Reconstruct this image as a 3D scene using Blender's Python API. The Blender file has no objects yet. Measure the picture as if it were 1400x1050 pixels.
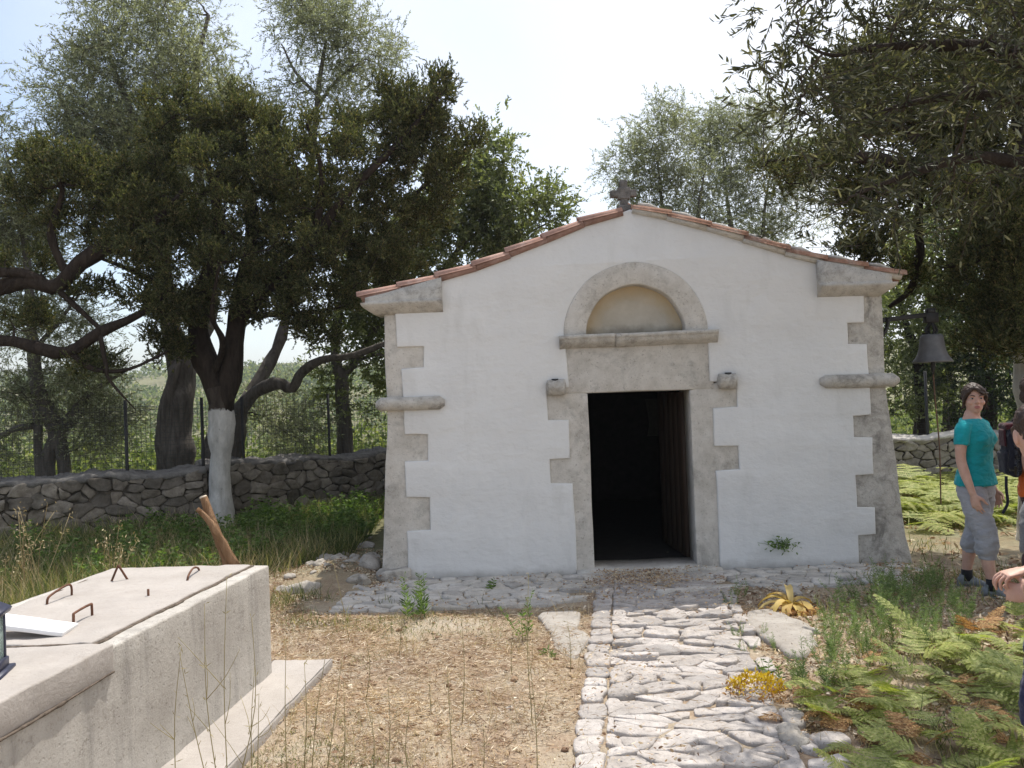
import bpy, bmesh, math, random
import numpy as np
from mathutils import Vector, Matrix
from mathutils.geometry import tessellate_polygon

rng = np.random.default_rng(7)
random.seed(7)
SC = bpy.context.scene
COL = SC.collection

# ------------------------------------------------------------------ camera
F_PX, EYE = 1142.0, 1.65
ROLL, PITCH = math.radians(2.1), math.atan(15 / 1142.0)
FW = np.array([0, math.cos(PITCH), math.sin(PITCH)])
_r0 = np.array([1.0, 0, 0]); _u0 = np.cross(_r0, FW)
RT = _r0 * math.cos(ROLL) - _u0 * math.sin(ROLL)
UP = _u0 * math.cos(ROLL) + _r0 * math.sin(ROLL)
CAM = np.array([0, 0, EYE])

def ray(x, y): return FW + RT * (x - 700) / F_PX + UP * (525 - y) / F_PX
def P(x, y, D):                       # the point seen at (x, y) of the photograph at distance D
    d = ray(x, y); return CAM + d * D / d[1]
def G(x, y, z=0.0):                   # the same on the level z
    d = ray(x, y); return CAM + d * (z - EYE) / d[2]

cam = bpy.data.cameras.new('camera'); co = bpy.data.objects.new('camera', cam); COL.objects.link(co)
cam.sensor_fit = 'HORIZONTAL'; cam.sensor_width = 36; cam.lens = 36 * F_PX / 1400
cam.clip_start = 0.05; cam.clip_end = 4000
m = Matrix(((RT[0], UP[0], -FW[0], 0), (RT[1], UP[1], -FW[1], 0), (RT[2], UP[2], -FW[2], EYE), (0, 0, 0, 1)))
co.matrix_world = m
SC.camera = co

# ------------------------------------------------------------------ mesh helpers
class MB:
    def __init__(s): s.V = []; s.F = []; s.n = 0; s.M = []
    def add(s, V, F, mi=0):
        V = np.asarray(V, float).reshape(-1, 3)
        s.V.append(V)
        if isinstance(F, np.ndarray): s.F.append(F + s.n); s.M.append(np.full(len(F), mi))
        else:
            by = {}
            for f in F: by.setdefault(len(f), []).append(f)
            for k, fs in by.items(): s.F.append(np.array(fs, int) + s.n); s.M.append(np.full(len(fs), mi))
        s.n += len(V); return s
    def add2(s, VF, mi=0): return s.add(VF[0], VF[1], mi)

ORIG = {}
def tag(o, label=None, cat=None, group=None, kind=None):
    if label: o['label'] = label
    if cat: o['category'] = cat
    if group: o['group'] = group
    if kind: o['kind'] = kind
    return o

def build(name, mb, mat, parent=None, origin=None, smooth=False):
    V = np.concatenate(mb.V); 
    if parent is not None:
        base = ORIG[parent.name] if origin is None else np.asarray(origin, float)
    else:
        base = np.asarray(origin, float) if origin is not None else np.array([V[:, 0].mean(), V[:, 1].mean(), V[:, 2].min()])
    me = bpy.data.meshes.new(name)
    me.vertices.add(len(V)); me.vertices.foreach_set('co', (V - base).astype(np.float32).ravel())
    loops = np.concatenate([f.ravel() for f in mb.F]).astype(np.int32)
    tot = np.concatenate([np.full(len(f), f.shape[1]) for f in mb.F]).astype(np.int32)
    st = np.concatenate([[0], np.cumsum(tot)[:-1]]).astype(np.int32)
    me.loops.add(len(loops)); me.loops.foreach_set('vertex_index', loops)
    me.polygons.add(len(tot)); me.polygons.foreach_set('loop_start', st); me.polygons.foreach_set('loop_total', tot)
    mats = mat if isinstance(mat, (list, tuple)) else [mat]
    for q in mats: me.materials.append(q)
    if len(mats) > 1: me.polygons.foreach_set('material_index', np.concatenate(mb.M).astype(np.int32))
    if smooth: me.polygons.foreach_set('use_smooth', np.ones(len(tot), bool))
    me.update(calc_edges=True); me.validate()
    o = bpy.data.objects.new(name, me); COL.objects.link(o)
    if parent is not None:
        o.parent = parent; ORIG[o.name] = base
        o.location = base - ORIG[parent.name]
    else: o.location = base; ORIG[o.name] = base
    return o

def thing(name, loc, label, cat, group=None):
    o = bpy.data.objects.new(name, None); COL.objects.link(o); o.location = loc
    o.empty_display_size = .1
    ORIG[o.name] = np.asarray(loc, float); return tag(o, label, cat, group)

def copy_tree(src, loc, rz=0, sc=1, label=None):
    r = src.copy(); COL.objects.link(r); r.location = loc; r.rotation_euler = (0, 0, rz); r.scale = (sc,) * 3
    if label: r['label'] = label
    for ch in list(src.children):
        c = ch.copy(); COL.objects.link(c); c.parent = r
        for g in ch.children:
            d = g.copy(); COL.objects.link(d); d.parent = c
    return r

def remeshed(name, mb, mat, voxel, parent=None, origin=None, smooth_it=2, noise=None):
    """fuse overlapping closed shapes into one continuous skin"""
    o = build(name + '_raw', mb, mat, None, (0, 0, 0))
    md = o.modifiers.new('r', 'REMESH'); md.mode = 'VOXEL'; md.voxel_size = voxel
    if smooth_it:
        sm = o.modifiers.new('s', 'SMOOTH'); sm.iterations = smooth_it; sm.factor = .5
    dg = bpy.context.evaluated_depsgraph_get(); dg.update()
    me = bpy.data.meshes.new_from_object(o.evaluated_get(dg))
    n = len(me.vertices); V = np.empty(n * 3, np.float32); me.vertices.foreach_get('co', V); V = V.reshape(-1, 3).astype(float)
    Fc = [tuple(p.vertices) for p in me.polygons]
    bpy.data.objects.remove(o, do_unlink=True); bpy.data.meshes.remove(me)
    if noise is not None: V = noise(V)
    out = MB().add(V, Fc)
    return build(name, out, mat, parent, origin, smooth=True)

# value noise in numpy
_T = np.random.default_rng(3).random((64, 64, 64))
def vnoise(p):
    p = np.asarray(p, float); i = np.floor(p).astype(int); f = p - i; f = f * f * (3 - 2 * f); r = 0
    for dx in (0, 1):
        for dy in (0, 1):
            for dz in (0, 1):
                w = (f[:, 0] if dx else 1 - f[:, 0]) * (f[:, 1] if dy else 1 - f[:, 1]) * (f[:, 2] if dz else 1 - f[:, 2])
                r = r + w * _T[(i[:, 0] + dx) % 64, (i[:, 1] + dy) % 64, (i[:, 2] + dz) % 64]
    return r * 2 - 1
def fnoise(p, o=3):
    p = np.asarray(p, float); r = 0; a = 1
    for k in range(o): r = r + a * vnoise(p * 2 ** k + 17.3 * k); a *= .5
    return r
def nrm(v): return v / np.maximum(np.linalg.norm(v, axis=-1, keepdims=True), 1e-9)
def sstep(a, b, x): t = np.clip((x - a) / (b - a), 0, 1); return t * t * (3 - 2 * t)

def tube(pts, rad, seg=8, cap=True, flat=None):
    pts = np.asarray(pts, float); n = len(pts)
    rad = np.broadcast_to(np.asarray(rad, float), (n,))
    T = nrm(np.gradient(pts, axis=0)); a = np.array([0, 0, 1.0]) if abs(T[0][2]) < .9 else np.array([1.0, 0, 0])
    u = nrm(np.cross(T[0], a)); V = []; ang = np.arange(seg) * 2 * math.pi / seg
    for k in range(n):
        u = nrm(u - T[k] * (u @ T[k])); w = np.cross(T[k], u)
        V.append(pts[k] + rad[k] * (np.cos(ang)[:, None] * u + np.sin(ang)[:, None] * w))
    V = np.concatenate(V); Fq = []
    for k in range(n - 1):
        for j in range(seg):
            b = k * seg; Fq.append((b + j, b + (j + 1) % seg, b + seg + (j + 1) % seg, b + seg + j))
    if cap:
        Fq.append(tuple(range(seg - 1, -1, -1))); Fq.append(tuple((n - 1) * seg + j for j in range(seg)))
    return V, Fq

def spline(pts, n):
    """Catmull-Rom through rows of pts (any width)"""
    p = np.asarray(pts, float); p = np.vstack([2 * p[0] - p[1], p, 2 * p[-1] - p[-2]]); out = []
    t = np.linspace(0, len(p) - 3 - 1e-6, n)
    for s in t:
        i = int(s); f = s - i; a, b, c, d = p[i:i + 4]
        out.append(.5 * (2 * b + (c - a) * f + (2 * a - 5 * b + 4 * c - d) * f * f + (3 * b - a - 3 * c + d) * f ** 3))
    return np.array(out)

def rings(rs, seg=16):
    """loft: list of (center, semi-axis vector a, semi-axis vector b)"""
    V = []; ang = np.arange(seg) * 2 * math.pi / seg
    for c, a, b in rs: V.append(np.asarray(c, float) + np.cos(ang)[:, None] * np.asarray(a, float) + np.sin(ang)[:, None] * np.asarray(b, float))
    n = len(rs); Fq = []
    for k in range(n - 1):
        for j in range(seg):
            b0 = k * seg; Fq.append((b0 + j, b0 + (j + 1) % seg, b0 + seg + (j + 1) % seg, b0 + seg + j))
    Fq.append(tuple(range(seg - 1, -1, -1))); Fq.append(tuple((n - 1) * seg + j for j in range(seg)))
    return np.concatenate(V), Fq

def ellipsoid(c, ax, seg=16, nr=10):
    """ax: 3 rows, semi-axis vectors"""
    ax = np.asarray(ax, float)
    if ax.ndim == 1: ax = np.diag(ax)
    rs = []
    for k in range(nr):
        t = math.pi * (k + .25) / (nr - .5) - math.pi / 2
        rs.append((np.asarray(c) + ax[2] * math.sin(t), ax[0] * math.cos(t), ax[1] * math.cos(t)))
    return rings(rs, seg)

def box(c, h, R=None):
    c = np.asarray(c, float); h = np.asarray(h, float)
    V = np.array([(x, y, z) for z in (-1, 1) for y in (-1, 1) for x in (-1, 1)], float) * h
    if R is not None: V = V @ np.asarray(R).T
    return V + c, [(0, 2, 3, 1), (4, 5, 7, 6), (0, 1, 5, 4), (2, 6, 7, 3), (0, 4, 6, 2), (1, 3, 7, 5)]

def rbox(c, h, R=None, bev=.008, seg=2, cuts=0, amp=0, nsc=8):
    """bevelled box, optionally subdivided and roughened"""
    bm = bmesh.new(); bmesh.ops.create_cube(bm, size=2)
    for v in bm.verts: v.co = Vector(v.co[i] * h[i] for i in range(3))
    if cuts:
        L = max(h)
        for ax in range(3):
            n = int(round(cuts * h[ax] / L))
            for k in range(1, n + 1):
                d = -h[ax] + 2 * h[ax] * k / (n + 1); no = [0, 0, 0]; no[ax] = 1; cc = [0, 0, 0]; cc[ax] = d
                bmesh.ops.bisect_plane(bm, geom=bm.verts[:] + bm.edges[:] + bm.faces[:], plane_co=cc, plane_no=no)
    if bev > 0:
        es = [e for e in bm.edges if len(e.link_faces) == 2 and e.calc_face_angle(0) > .5]
        bmesh.ops.bevel(bm, geom=es, offset=bev, segments=seg, affect='EDGES', profile=.6)
    V = np.array([v.co[:] for v in bm.verts]); bm.verts.index_update()
    Fc = [tuple(v.index for v in f.verts) for f in bm.faces]; bm.free()
    if R is not None: V = V @ np.asarray(R).T
    V = V + np.asarray(c)
    if amp:
        V = V + amp * np.stack([fnoise(V * nsc + 3.1 * k + 50) for k in range(3)], 1)
    return V, Fc

def rotz(a): c, s = math.cos(a), math.sin(a); return np.array([[c, -s, 0], [s, c, 0], [0, 0, 1.0]])

# ------------------------------------------------------------------ materials
def nodes_of(mt):
    mt.use_nodes = True; nt = mt.node_tree; nt.nodes.clear(); return nt
class NT:
    def __init__(s, name):
        s.m = bpy.data.materials.new(name); s.t = nodes_of(s.m); s.N = s.t.nodes; s.L = s.t.links
        s.out = s.n('ShaderNodeOutputMaterial'); s.co = s.n('ShaderNodeTexCoord')
        s.b = s.n('ShaderNodeBsdfPrincipled'); s.L.new(s.b.outputs[0], s.out.inputs[0])
    def n(s, t, **k):
        q = s.N.new(t)
        for a, v in k.items(): setattr(q, a, v)
        return q
    def noise(s, scale, det=6, rough=.6, dist=0, vec=None, stretch=None):
        q = s.n('ShaderNodeTexNoise'); q.inputs['Scale'].default_value = scale; q.inputs['Detail'].default_value = det
        q.inputs['Roughness'].default_value = rough; q.inputs['Distortion'].default_value = dist
        v = vec or s.co.outputs['Object']
        if stretch:
            mp = s.n('ShaderNodeMapping'); mp.inputs['Scale'].default_value = stretch; s.L.new(v, mp.inputs[0]); v = mp.outputs[0]
        s.L.new(v, q.inputs['Vector']); return q.outputs['Fac']
    def ramp(s, fac, stops):
        q = s.n('ShaderNodeValToRGB'); e = q.color_ramp.elements
        while len(e) < len(stops): e.new(.5)
        for k, (p, c) in enumerate(stops):
            e[k].position = p; e[k].color = (*c, 1) if len(c) == 3 else c
        s.L.new(fac, q.inputs[0]); return q.outputs[0]
    def mask(s, fac, a, b): return s.ramp(fac, [(a, (0, 0, 0)), (b, (1, 1, 1))])
    def mix(s, fac, a, b, mode='MIX'):
        q = s.n('ShaderNodeMix', data_type='RGBA', blend_type=mode)
        for sock, v in ((q.inputs[0], fac), (q.inputs[6], a), (q.inputs[7], b)):
            if hasattr(v, 'links'): s.L.new(v, sock)
            elif isinstance(v, (int, float)): sock.default_value = v
            else: sock.default_value = (*v, 1)
        return q.outputs[2]
    def math(s, op, a, b=0):
        q = s.n('ShaderNodeMath', operation=op)
        for k, v in enumerate((a, b)):
            if hasattr(v, 'links'): s.L.new(v, q.inputs[k])
            else: q.inputs[k].default_value = v
        return q.outputs[0]
    def sep(s, vec=None):
        q = s.n('ShaderNodeSeparateXYZ'); s.L.new(vec or s.co.outputs['Object'], q.inputs[0]); return q.outputs
    def bump(s, h, strength=.4, dist=.01, prev=None):
        q = s.n('ShaderNodeBump'); q.inputs['Strength'].default_value = strength; q.inputs['Distance'].default_value = dist
        s.L.new(h, q.inputs['Height'])
        if prev: s.L.new(prev, q.inputs['Normal'])
        s.L.new(q.outputs[0], s.b.inputs['Normal']); return q.outputs[0]
    def fin(s, col, rough=.9, spec=.2, metal=0):
        i = s.b.inputs['Base Color']
        if hasattr(col, 'links'): s.L.new(col, i)
        else: i.default_value = (*col, 1)
        if hasattr(rough, 'links'): s.L.new(rough, s.b.inputs['Roughness'])
        else: s.b.inputs['Roughness'].default_value = rough
        s.b.inputs['Specular IOR Level'].default_value = spec; s.b.inputs['Metallic'].default_value = metal
        return s.m

def simple(name, c, rough=.8, spec=.25, var=.25, scale=12, bump=.15, bd=.004, metal=0):
    t = NT(name); f = t.noise(scale)
    col = t.ramp(f, [(.3, tuple(x * (1 - var) for x in c)), (.7, tuple(min(1, x * (1 + var)) for x in c))])
    t.bump(t.noise(scale * 4), bump, bd); return t.fin(col, rough, spec, metal)

def leafmat(name, cols, trans=.35, tcol=None, rough=.55, spec=.3, patch=None):
    """cols: ramp stops over a random value per leaf; light passes through the blade"""
    t = NT(name); g = t.n('ShaderNodeNewGeometry'); c = t.ramp(g.outputs['Random Per Island'], cols)
    nz = t.mask(t.noise(patch or 1.3, 2), .35, .65)
    c = t.mix(t.math('MULTIPLY', nz, .45), c, t.mix(1.0, c, (1.35, 1.25, .9), 'MULTIPLY'))
    t.fin(c, rough, spec)
    tr = t.n('ShaderNodeBsdfTranslucent'); mx = t.n('ShaderNodeMixShader'); mx.inputs[0].default_value = trans
    t.L.new(t.mix(1.0, c, tcol or (1.5, 1.6, .7), 'MULTIPLY'), tr.inputs[0])
    t.L.new(t.b.outputs[0], mx.inputs[1]); t.L.new(tr.outputs[0], mx.inputs[2]); t.L.new(mx.outputs[0], t.out.inputs[0])
    return t.m

def stone_mat(name, base, dark, light, sc=6, lichen=.5, spots=True, perisland=0, bump=.5):
    t = NT(name); f = t.noise(sc, 8, .65)
    c = t.ramp(f, [(.25, dark), (.5, base), (.75, light)])
    if perisland:
        g = t.n('ShaderNodeNewGeometry'); rr = t.ramp(g.outputs['Random Per Island'], [(0, (1 - perisland,) * 3), (.5, (1, .98, .95)), (1, (1 + perisland * .6,) * 3)])
        c = t.mix(1.0, c, rr, 'MULTIPLY')
    if lichen: c = t.mix(t.math('MULTIPLY', t.mask(t.noise(sc * .5, 7, .7, .4), .52, .66), lichen), c, tuple(x * .4 for x in dark))
    if spots: c = t.mix(t.math('MULTIPLY', t.mask(t.noise(sc * 9, 3, .6), .6, .68), .55), c, tuple(x * .55 for x in dark))
    n1 = t.bump(t.noise(sc * 2.2, 8, .65), bump, .025); t.bump(t.noise(sc * 16, 4, .7), .35, .006, n1)
    return t.fin(c, .92, .15)

M = {}
# white limewash with faint grime
t = NT('limewash'); f = t.noise(2.2, 5, .6)
c = t.ramp(f, [(.3, (.615, .607, .592)), (.7, (.67, .662, .645))])
c = t.mix(t.math('MULTIPLY', t.mask(t.noise(1.1, 6, .7, .3, stretch=(3.2, 3.2, .7)), .56, .74), .30), c, (.42, .41, .38))
c = t.mix(t.math('MULTIPLY', t.mask(t.noise(9, 6, .7), .62, .74), .16), c, (.46, .44, .40))
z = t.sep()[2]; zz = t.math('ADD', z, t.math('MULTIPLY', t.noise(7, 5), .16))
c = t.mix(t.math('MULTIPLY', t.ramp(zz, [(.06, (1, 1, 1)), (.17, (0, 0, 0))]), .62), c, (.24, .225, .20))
n1 = t.bump(t.noise(3.2, 4, .5), .45, .05, t.bump(t.noise(11, 5, .6, stretch=(1, 1, 1.6)), .55, .014)); t.bump(t.noise(70, 5, .65), .3, .004, n1)
M['plaster'] = t.fin(c, .9, .15)
M['lime'] = stone_mat('limestone', (.52, .485, .435), (.37, .34, .295), (.61, .58, .53), 6, .5)
M['limedark'] = stone_mat('weathered_limestone', (.46, .43, .385), (.28, .258, .225), (.56, .53, .48), 8, .7, bump=.7)
M['core'] = stone_mat('rubble_masonry', (.30, .28, .25), (.2, .18, .16), (.4, .38, .34), 6, .5)
t = NT('ochre_niche'); f = t.noise(4, 7)
c = t.ramp(f, [(.3, (.43, .385, .31)), (.7, (.55, .505, .43))])
x, y, z = t.sep()
r2 = t.math('ADD', t.math('MULTIPLY', x, x), t.math('MULTIPLY', z, z)); r1 = t.math('SQRT', r2)
r1 = t.math('ADD', r1, t.math('MULTIPLY', t.math('SUBTRACT', t.noise(9, 5), .5), .13))
c = t.mix(t.math('MULTIPLY', t.mask(r1, .30, .44), .6), c, (.50, .36, .18))
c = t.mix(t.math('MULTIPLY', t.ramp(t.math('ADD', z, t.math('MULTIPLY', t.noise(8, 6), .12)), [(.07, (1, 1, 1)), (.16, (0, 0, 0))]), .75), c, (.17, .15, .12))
t.bump(t.noise(40, 6, .7), .4, .008); M['niche'] = t.fin(c, .95, .1)
M['terra'] = stone_mat('terracotta', (.38, .235, .19), (.27, .16, .125), (.51, .37, .32), 9, .2, False, .25, .3)
M['terra_old'] = stone_mat('old_terracotta', (.30, .17, .12), (.19, .11, .08), (.46, .36, .30), 9, .4, True, .25, .4)
M['mortar'] = stone_mat('lime_mortar', (.5, .47, .42), (.38, .35, .31), (.6, .57, .52), 14, .2)
M['crossst'] = stone_mat('dark_weathered_stone', (.15, .138, .128), (.075, .068, .063), (.25, .23, .215), 16, .5)
t = NT('door_planks'); x, y, z = t.sep()
f = t.noise(3, 6, .6, .3, stretch=(14, 14, .8)); c = t.ramp(f, [(.25, (.018, .010, .006)), (.5, (.036, .021, .012)), (.8, (.06, .036, .02))])
t.bump(f, .4, .006); M['wood'] = t.fin(c, .65, .3)
M['dark'] = simple('interior_shade', (.025, .023, .021), .95, .1)  # gloom of the room put into the colour of floor and inner walls
M['cloth_pale'] = simple('pale_cloth', (.09, .085, .075), .9)
M['iron'] = simple('black_iron', (.022, .021, .021), .6, .4, .3, 30)
M['bronze'] = simple('grey_bronze', (.13, .13, .135), .55, .35, .3, 9, .25, .006)
M['rust'] = simple('rusty_wire', (.12, .055, .032), .8, .3, .4, 40)
M['wire'] = simple('fence_wire', (.05, .05, .048), .6, .4, .2, 30, 0)
M['rope'] = simple('old_rope', (.16, .10, .07), .9, .1)

# cast concrete with cavities, streaks
t = NT('cast_concrete'); f = t.noise(3, 8, .62)
c = t.ramp(f, [(.3, (.39, .36, .325)), (.7, (.54, .51, .465))])
c = t.mix(t.math('MULTIPLY', t.mask(t.noise(2.6, 7, .72, .2, stretch=(2.6, 2.6, .30)), .52, .72), .6), c, (.19, .178, .165))
c = t.mix(t.math('MULTIPLY', t.mask(t.noise(20, 6, .8), .56, .66), .65), c, (.24, .215, .185))
c = t.mix(t.math('MULTIPLY', t.mask(t.noise(90, 3, .6), .58, .70), .4), c, (.22, .19, .15))
v = t.n('ShaderNodeTexVoronoi'); v.inputs['Scale'].default_value = 34; t.L.new(t.co.outputs['Object'], v.inputs[0])
n1 = t.bump(t.mask(v.outputs[0], .05, .22), .5, .008); n2 = t.bump(t.noise(6, 8, .7), .5, .025, n1); t.bump(t.noise(45, 6, .8), .8, .010, n2)
M['concrete'] = t.fin(c, .93, .12)
t = NT('worn_concrete_top'); f = t.noise(2.6, 8, .65)
c = t.ramp(f, [(.3, (.315, .285, .258)), (.7, (.425, .39, .36))])
c = t.mix(t.math('MULTIPLY', t.mask(t.noise(7, 7, .7, .5, stretch=(.8, 2.4, 1)), .58, .68), .45), c, (.30, .265, .23))
c = t.mix(t.math('MULTIPLY', t.mask(t.noise(80, 3, .6), .6, .70), .4), c, (.27, .24, .2))
n1 = t.bump(t.noise(5, 8, .7, .4), .5, .03); t.bump(t.noise(50, 5, .75), .4, .006, n1); M['concrete_top'] = t.fin(c, .93, .12)

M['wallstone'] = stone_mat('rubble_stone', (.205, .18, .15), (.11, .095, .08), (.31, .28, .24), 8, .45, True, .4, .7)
M['wallstone_lit'] = stone_mat('lit_rubble_stone', (.30, .27, .23), (.2, .18, .15), (.42, .39, .34), 8, .3, True, .35, .7)  # lit copy of the wall stone: sunlight put into a lighter colour
M['wallmortar'] = simple('dark_joints', (.075, .066, .055), .95, .05, .3, 15)
M['cap'] = stone_mat('grey_cement_capping', (.17, .16, .15), (.10, .095, .09), (.25, .24, .225), 9, .5, True, 0, .8)
M['pathstone'] = stone_mat('worn_paving_stone', (.425, .392, .368), (.28, .255, .235), (.54, .505, .48), 9, .3, True, .22, .7)
M['apronstone'] = stone_mat('brightened_paving_stone', (.50, .47, .43), (.35, .325, .295), (.60, .57, .53), 9, .3, True, .22, .7)  # lighter copy of the path stone; colour makes up for light missing in shade
M['slab'] = stone_mat('flat_slab_stone', (.33, .30, .265), (.24, .215, .19), (.42, .39, .35), 5, .35, True, 0, .5)
M['rock'] = stone_mat('field_rock', (.40, .37, .33), (.27, .25, .22), (.52, .49, .45), 9, .4, True, .15, .8)

# bark
def bark(name, a, b, sc=9, white=None):
    t = NT(name); f = t.noise(sc, 8, .68, .6, stretch=(1.6, 1.6, .35)); c = t.ramp(f, [(.3, a), (.7, b)])
    n1 = t.bump(f, 1.0, .05); t.bump(t.noise(sc * 7, 5, .75), .7, .012, n1)
    if white is not None:
        z = t.sep()[2]; e = t.math('ADD', z, t.math('MULTIPLY', t.math('SUBTRACT', t.noise(5, 6, .7), .5), .22))
        wc = t.ramp(t.noise(9, 7, .7, stretch=(1, 1, .5)), [(.3, (.38, .365, .335)), (.62, (.60, .58, .545))])
        wc = t.mix(t.mask(t.noise(20, 4, .7), .66, .72), wc, (.16, .145, .125))
        c = t.mix(t.ramp(t.math('ADD', t.math('SUBTRACT', e, white), .5), [(.5, (1, 1, 1)), (.53, (0, 0, 0))]), c, wc)
    return t.fin(c, .95, .1)
M['bark_dark'] = bark('dark_cypress_bark', (.022, .017, .014), (.065, .05, .04))
M['bark_white'] = bark('whitewashed_cypress_bark', (.035, .027, .022), (.10, .08, .065), 9, 1.58)
M['bark_olive'] = bark('grey_olive_bark', (.06, .052, .045), (.19, .17, .15), 8)
M['twig'] = bark('grey_twig', (.06, .046, .036), (.135, .11, .088), 15)
M['cypress'] = leafmat('cypress_foliage', [(0, (.030, .038, .020)), (.5, (.075, .086, .042)), (.80, (.135, .145, .07)), (1, (.20, .155, .085))], .34, (1.4, 1.5, .75), .7, .12, 2.2)
M['olive'] = leafmat('olive_leaf', [(0, (.10, .11, .072)), (.5, (.19, .205, .135)), (.8, (.27, .285, .20)), (1, (.42, .425, .35))], .5, (1.2, 1.28, .85), .5, .4)
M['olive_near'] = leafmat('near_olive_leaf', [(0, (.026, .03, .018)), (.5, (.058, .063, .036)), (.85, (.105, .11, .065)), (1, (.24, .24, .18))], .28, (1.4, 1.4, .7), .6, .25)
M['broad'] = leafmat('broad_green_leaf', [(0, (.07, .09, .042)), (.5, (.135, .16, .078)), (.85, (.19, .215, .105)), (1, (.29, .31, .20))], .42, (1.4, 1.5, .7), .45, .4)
M['broad_dark'] = leafmat('shaded_evergreen_leaf', [(0, (.012, .02, .009)), (.5, (.03, .046, .02)), (.9, (.065, .09, .033)), (1, (.16, .18, .09))], .3, (1.5, 1.8, .5), .45, .35)  # darker copy of the broad leaf, tree shade put into its colour
M['scrub'] = leafmat('hillside_scrub', [(0, (.045, .065, .033)), (.4, (.10, .135, .06)), (.8, (.175, .205, .09)), (1, (.26, .27, .15))], .38, (1.4, 1.5, .65), .7, .1, .12)
M['grass'] = leafmat('green_grass', [(0, (.055, .075, .035)), (.45, (.11, .14, .06)), (.75, (.19, .20, .095)), (1, (.38, .33, .18))], .35, (1.4, 1.5, .6), .6, .2)
M['weed'] = leafmat('green_weed', [(0, (.06, .10, .03)), (.5, (.11, .17, .055)), (1, (.20, .27, .10))], .38, (1.4, 1.6, .6), .6, .2)
M['weed_soft'] = leafmat('soft_feathery_weed', [(0, (.09, .135, .055)), (.5, (.165, .225, .10)), (1, (.27, .32, .18))], .38, (1.3, 1.5, .7), .7, .15)
M['straw'] = leafmat('dry_straw', [(0, (.26, .20, .11)), (.5, (.42, .345, .21)), (1, (.60, .52, .37))], .25, (1.2, 1.1, .8), .8, .15)
M['litter'] = leafmat('dead_leaves', [(0, (.10, .06, .045)), (.15, (.27, .175, .12)), (.5, (.42, .32, .225)), (.8, (.52, .44, .335)), (1, (.68, .62, .54))], .15, (1.2, 1.0, .7), .8, .15)
M['stalk'] = leafmat('thin_dry_stem', [(0, (.22, .19, .10)), (1, (.36, .31, .18))], .1, None, .8, .1)
M['fern'] = leafmat('green_bracken', [(0, (.16, .20, .06)), (.5, (.275, .31, .105)), (1, (.40, .42, .20))], .42, (1.3, 1.5, .5), .6, .3)
M['fern_yel'] = leafmat('yellowing_bracken', [(0, (.19, .235, .06)), (.5, (.29, .33, .10)), (1, (.42, .41, .18))], .4, (1.2, 1.3, .5), .6, .25)
M['fern_rust'] = leafmat('rusty_bracken', [(0, (.16, .085, .04)), (.5, (.33, .185, .085)), (1, (.50, .34, .17))], .3, (1.2, 1.0, .6), .7, .2)
M['sedum'] = leafmat('yellow_sedum', [(0, (.40, .25, .02)), (.5, (.62, .45, .03)), (1, (.72, .60, .08))], .3, (1.2, 1.1, .5), .6, .2)
M['wilt'] = leafmat('yellowed_wilted_leaf', [(0, (.42, .29, .10)), (.5, (.55, .42, .15)), (1, (.66, .52, .24))], .35, (1.2, 1.1, .6), .6, .25)
# ------------------------------------------------------------------ terrain
def pathmask(x, y):
    cx = .715 + (y - 3.75) * .134
    return (1 - sstep(.5, .62, abs(x - cx))) * (1 - sstep(7.2, 7.5, y))
def gz(x, y):
    x = np.asarray(x, float); y = np.asarray(y, float)
    p = np.stack([x, y, 0 * x], -1).reshape(-1, 3)
    z = (.018 * fnoise(p * 1.6, 4) + .02 * vnoise(p * .6)).reshape(x.shape)
    near = np.maximum(pathmask(x, y), (1 - sstep(.0, .15, np.abs(y - 7.0) - .62)) * (1 - sstep(2.5, 2.7, np.abs(x - .6))))
    z = z * (1 - near) - .005 * near
    # earth bank by the left corner of the chapel
    z = z + .13 * np.exp(-(((x + 1.75) / .45) ** 2 + ((y - 8.0) / .55) ** 2))
    wl = 1 - sstep(-1, 13, x)
    s = sstep(13.6, 46, y)
    z = z - s * (5.5 * wl + 1.2 * (1 - wl)) * (1 - .0 * x)
    far = sstep(90, 420, y)
    q = p * .006
    z = z + far * (23 + 9 * fnoise(q, 3).reshape(x.shape)) + sstep(30, 120, y) * .9 * vnoise(p * .05).reshape(x.shape)
    return z
def gz1(x, y): return float(gz(np.array([x]), np.array([y]))[0])

def axis(lo, a, b, hi, step, grow):
    m_ = list(np.arange(a, b + 1e-6, step)); d = step; v = a; L = []
    while v > lo: d *= grow; v -= d; L.append(v)
    d = step; v = b; R_ = []
    while v < hi: d *= grow; v += d; R_.append(v)
    return np.array(L[::-1] + m_ + R_)
ax_, ay_ = axis(-900, -4.4, 4.8, 900, .045, 1.13), axis(-12, 2.4, 9.5, 1500, .045, 1.1)
X, Y = np.meshgrid(ax_, ay_); Z = gz(X, Y); nx, ny = len(ax_), len(ay_)
idx = np.arange(nx * ny).reshape(ny, nx)
q = np.stack([idx[:-1, :-1], idx[:-1, 1:], idx[1:, 1:], idx[1:, :-1]], -1).reshape(-1, 4)
t = NT('dry_earth'); geo = t.n('ShaderNodeNewGeometry'); pos = geo.outputs['Position']
f = t.noise(2.2, 8, .68, .2, vec=pos); g2 = t.noise(45, 6, .75, vec=pos); g3 = t.noise(11, 6, .7, .4, vec=pos)
c = t.ramp(f, [(.28, (.20, .155, .12)), (.42, (.32, .235, .165)), (.55, (.38, .315, .235)), (.72, (.43, .385, .325))])
c = t.mix(t.math('MULTIPLY', t.mask(g2, .48, .68), .5), c, (.17, .115, .078))
c = t.mix(t.math('MULTIPLY', t.mask(g3, .52, .68), .5), c, (.50, .42, .31))
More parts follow.
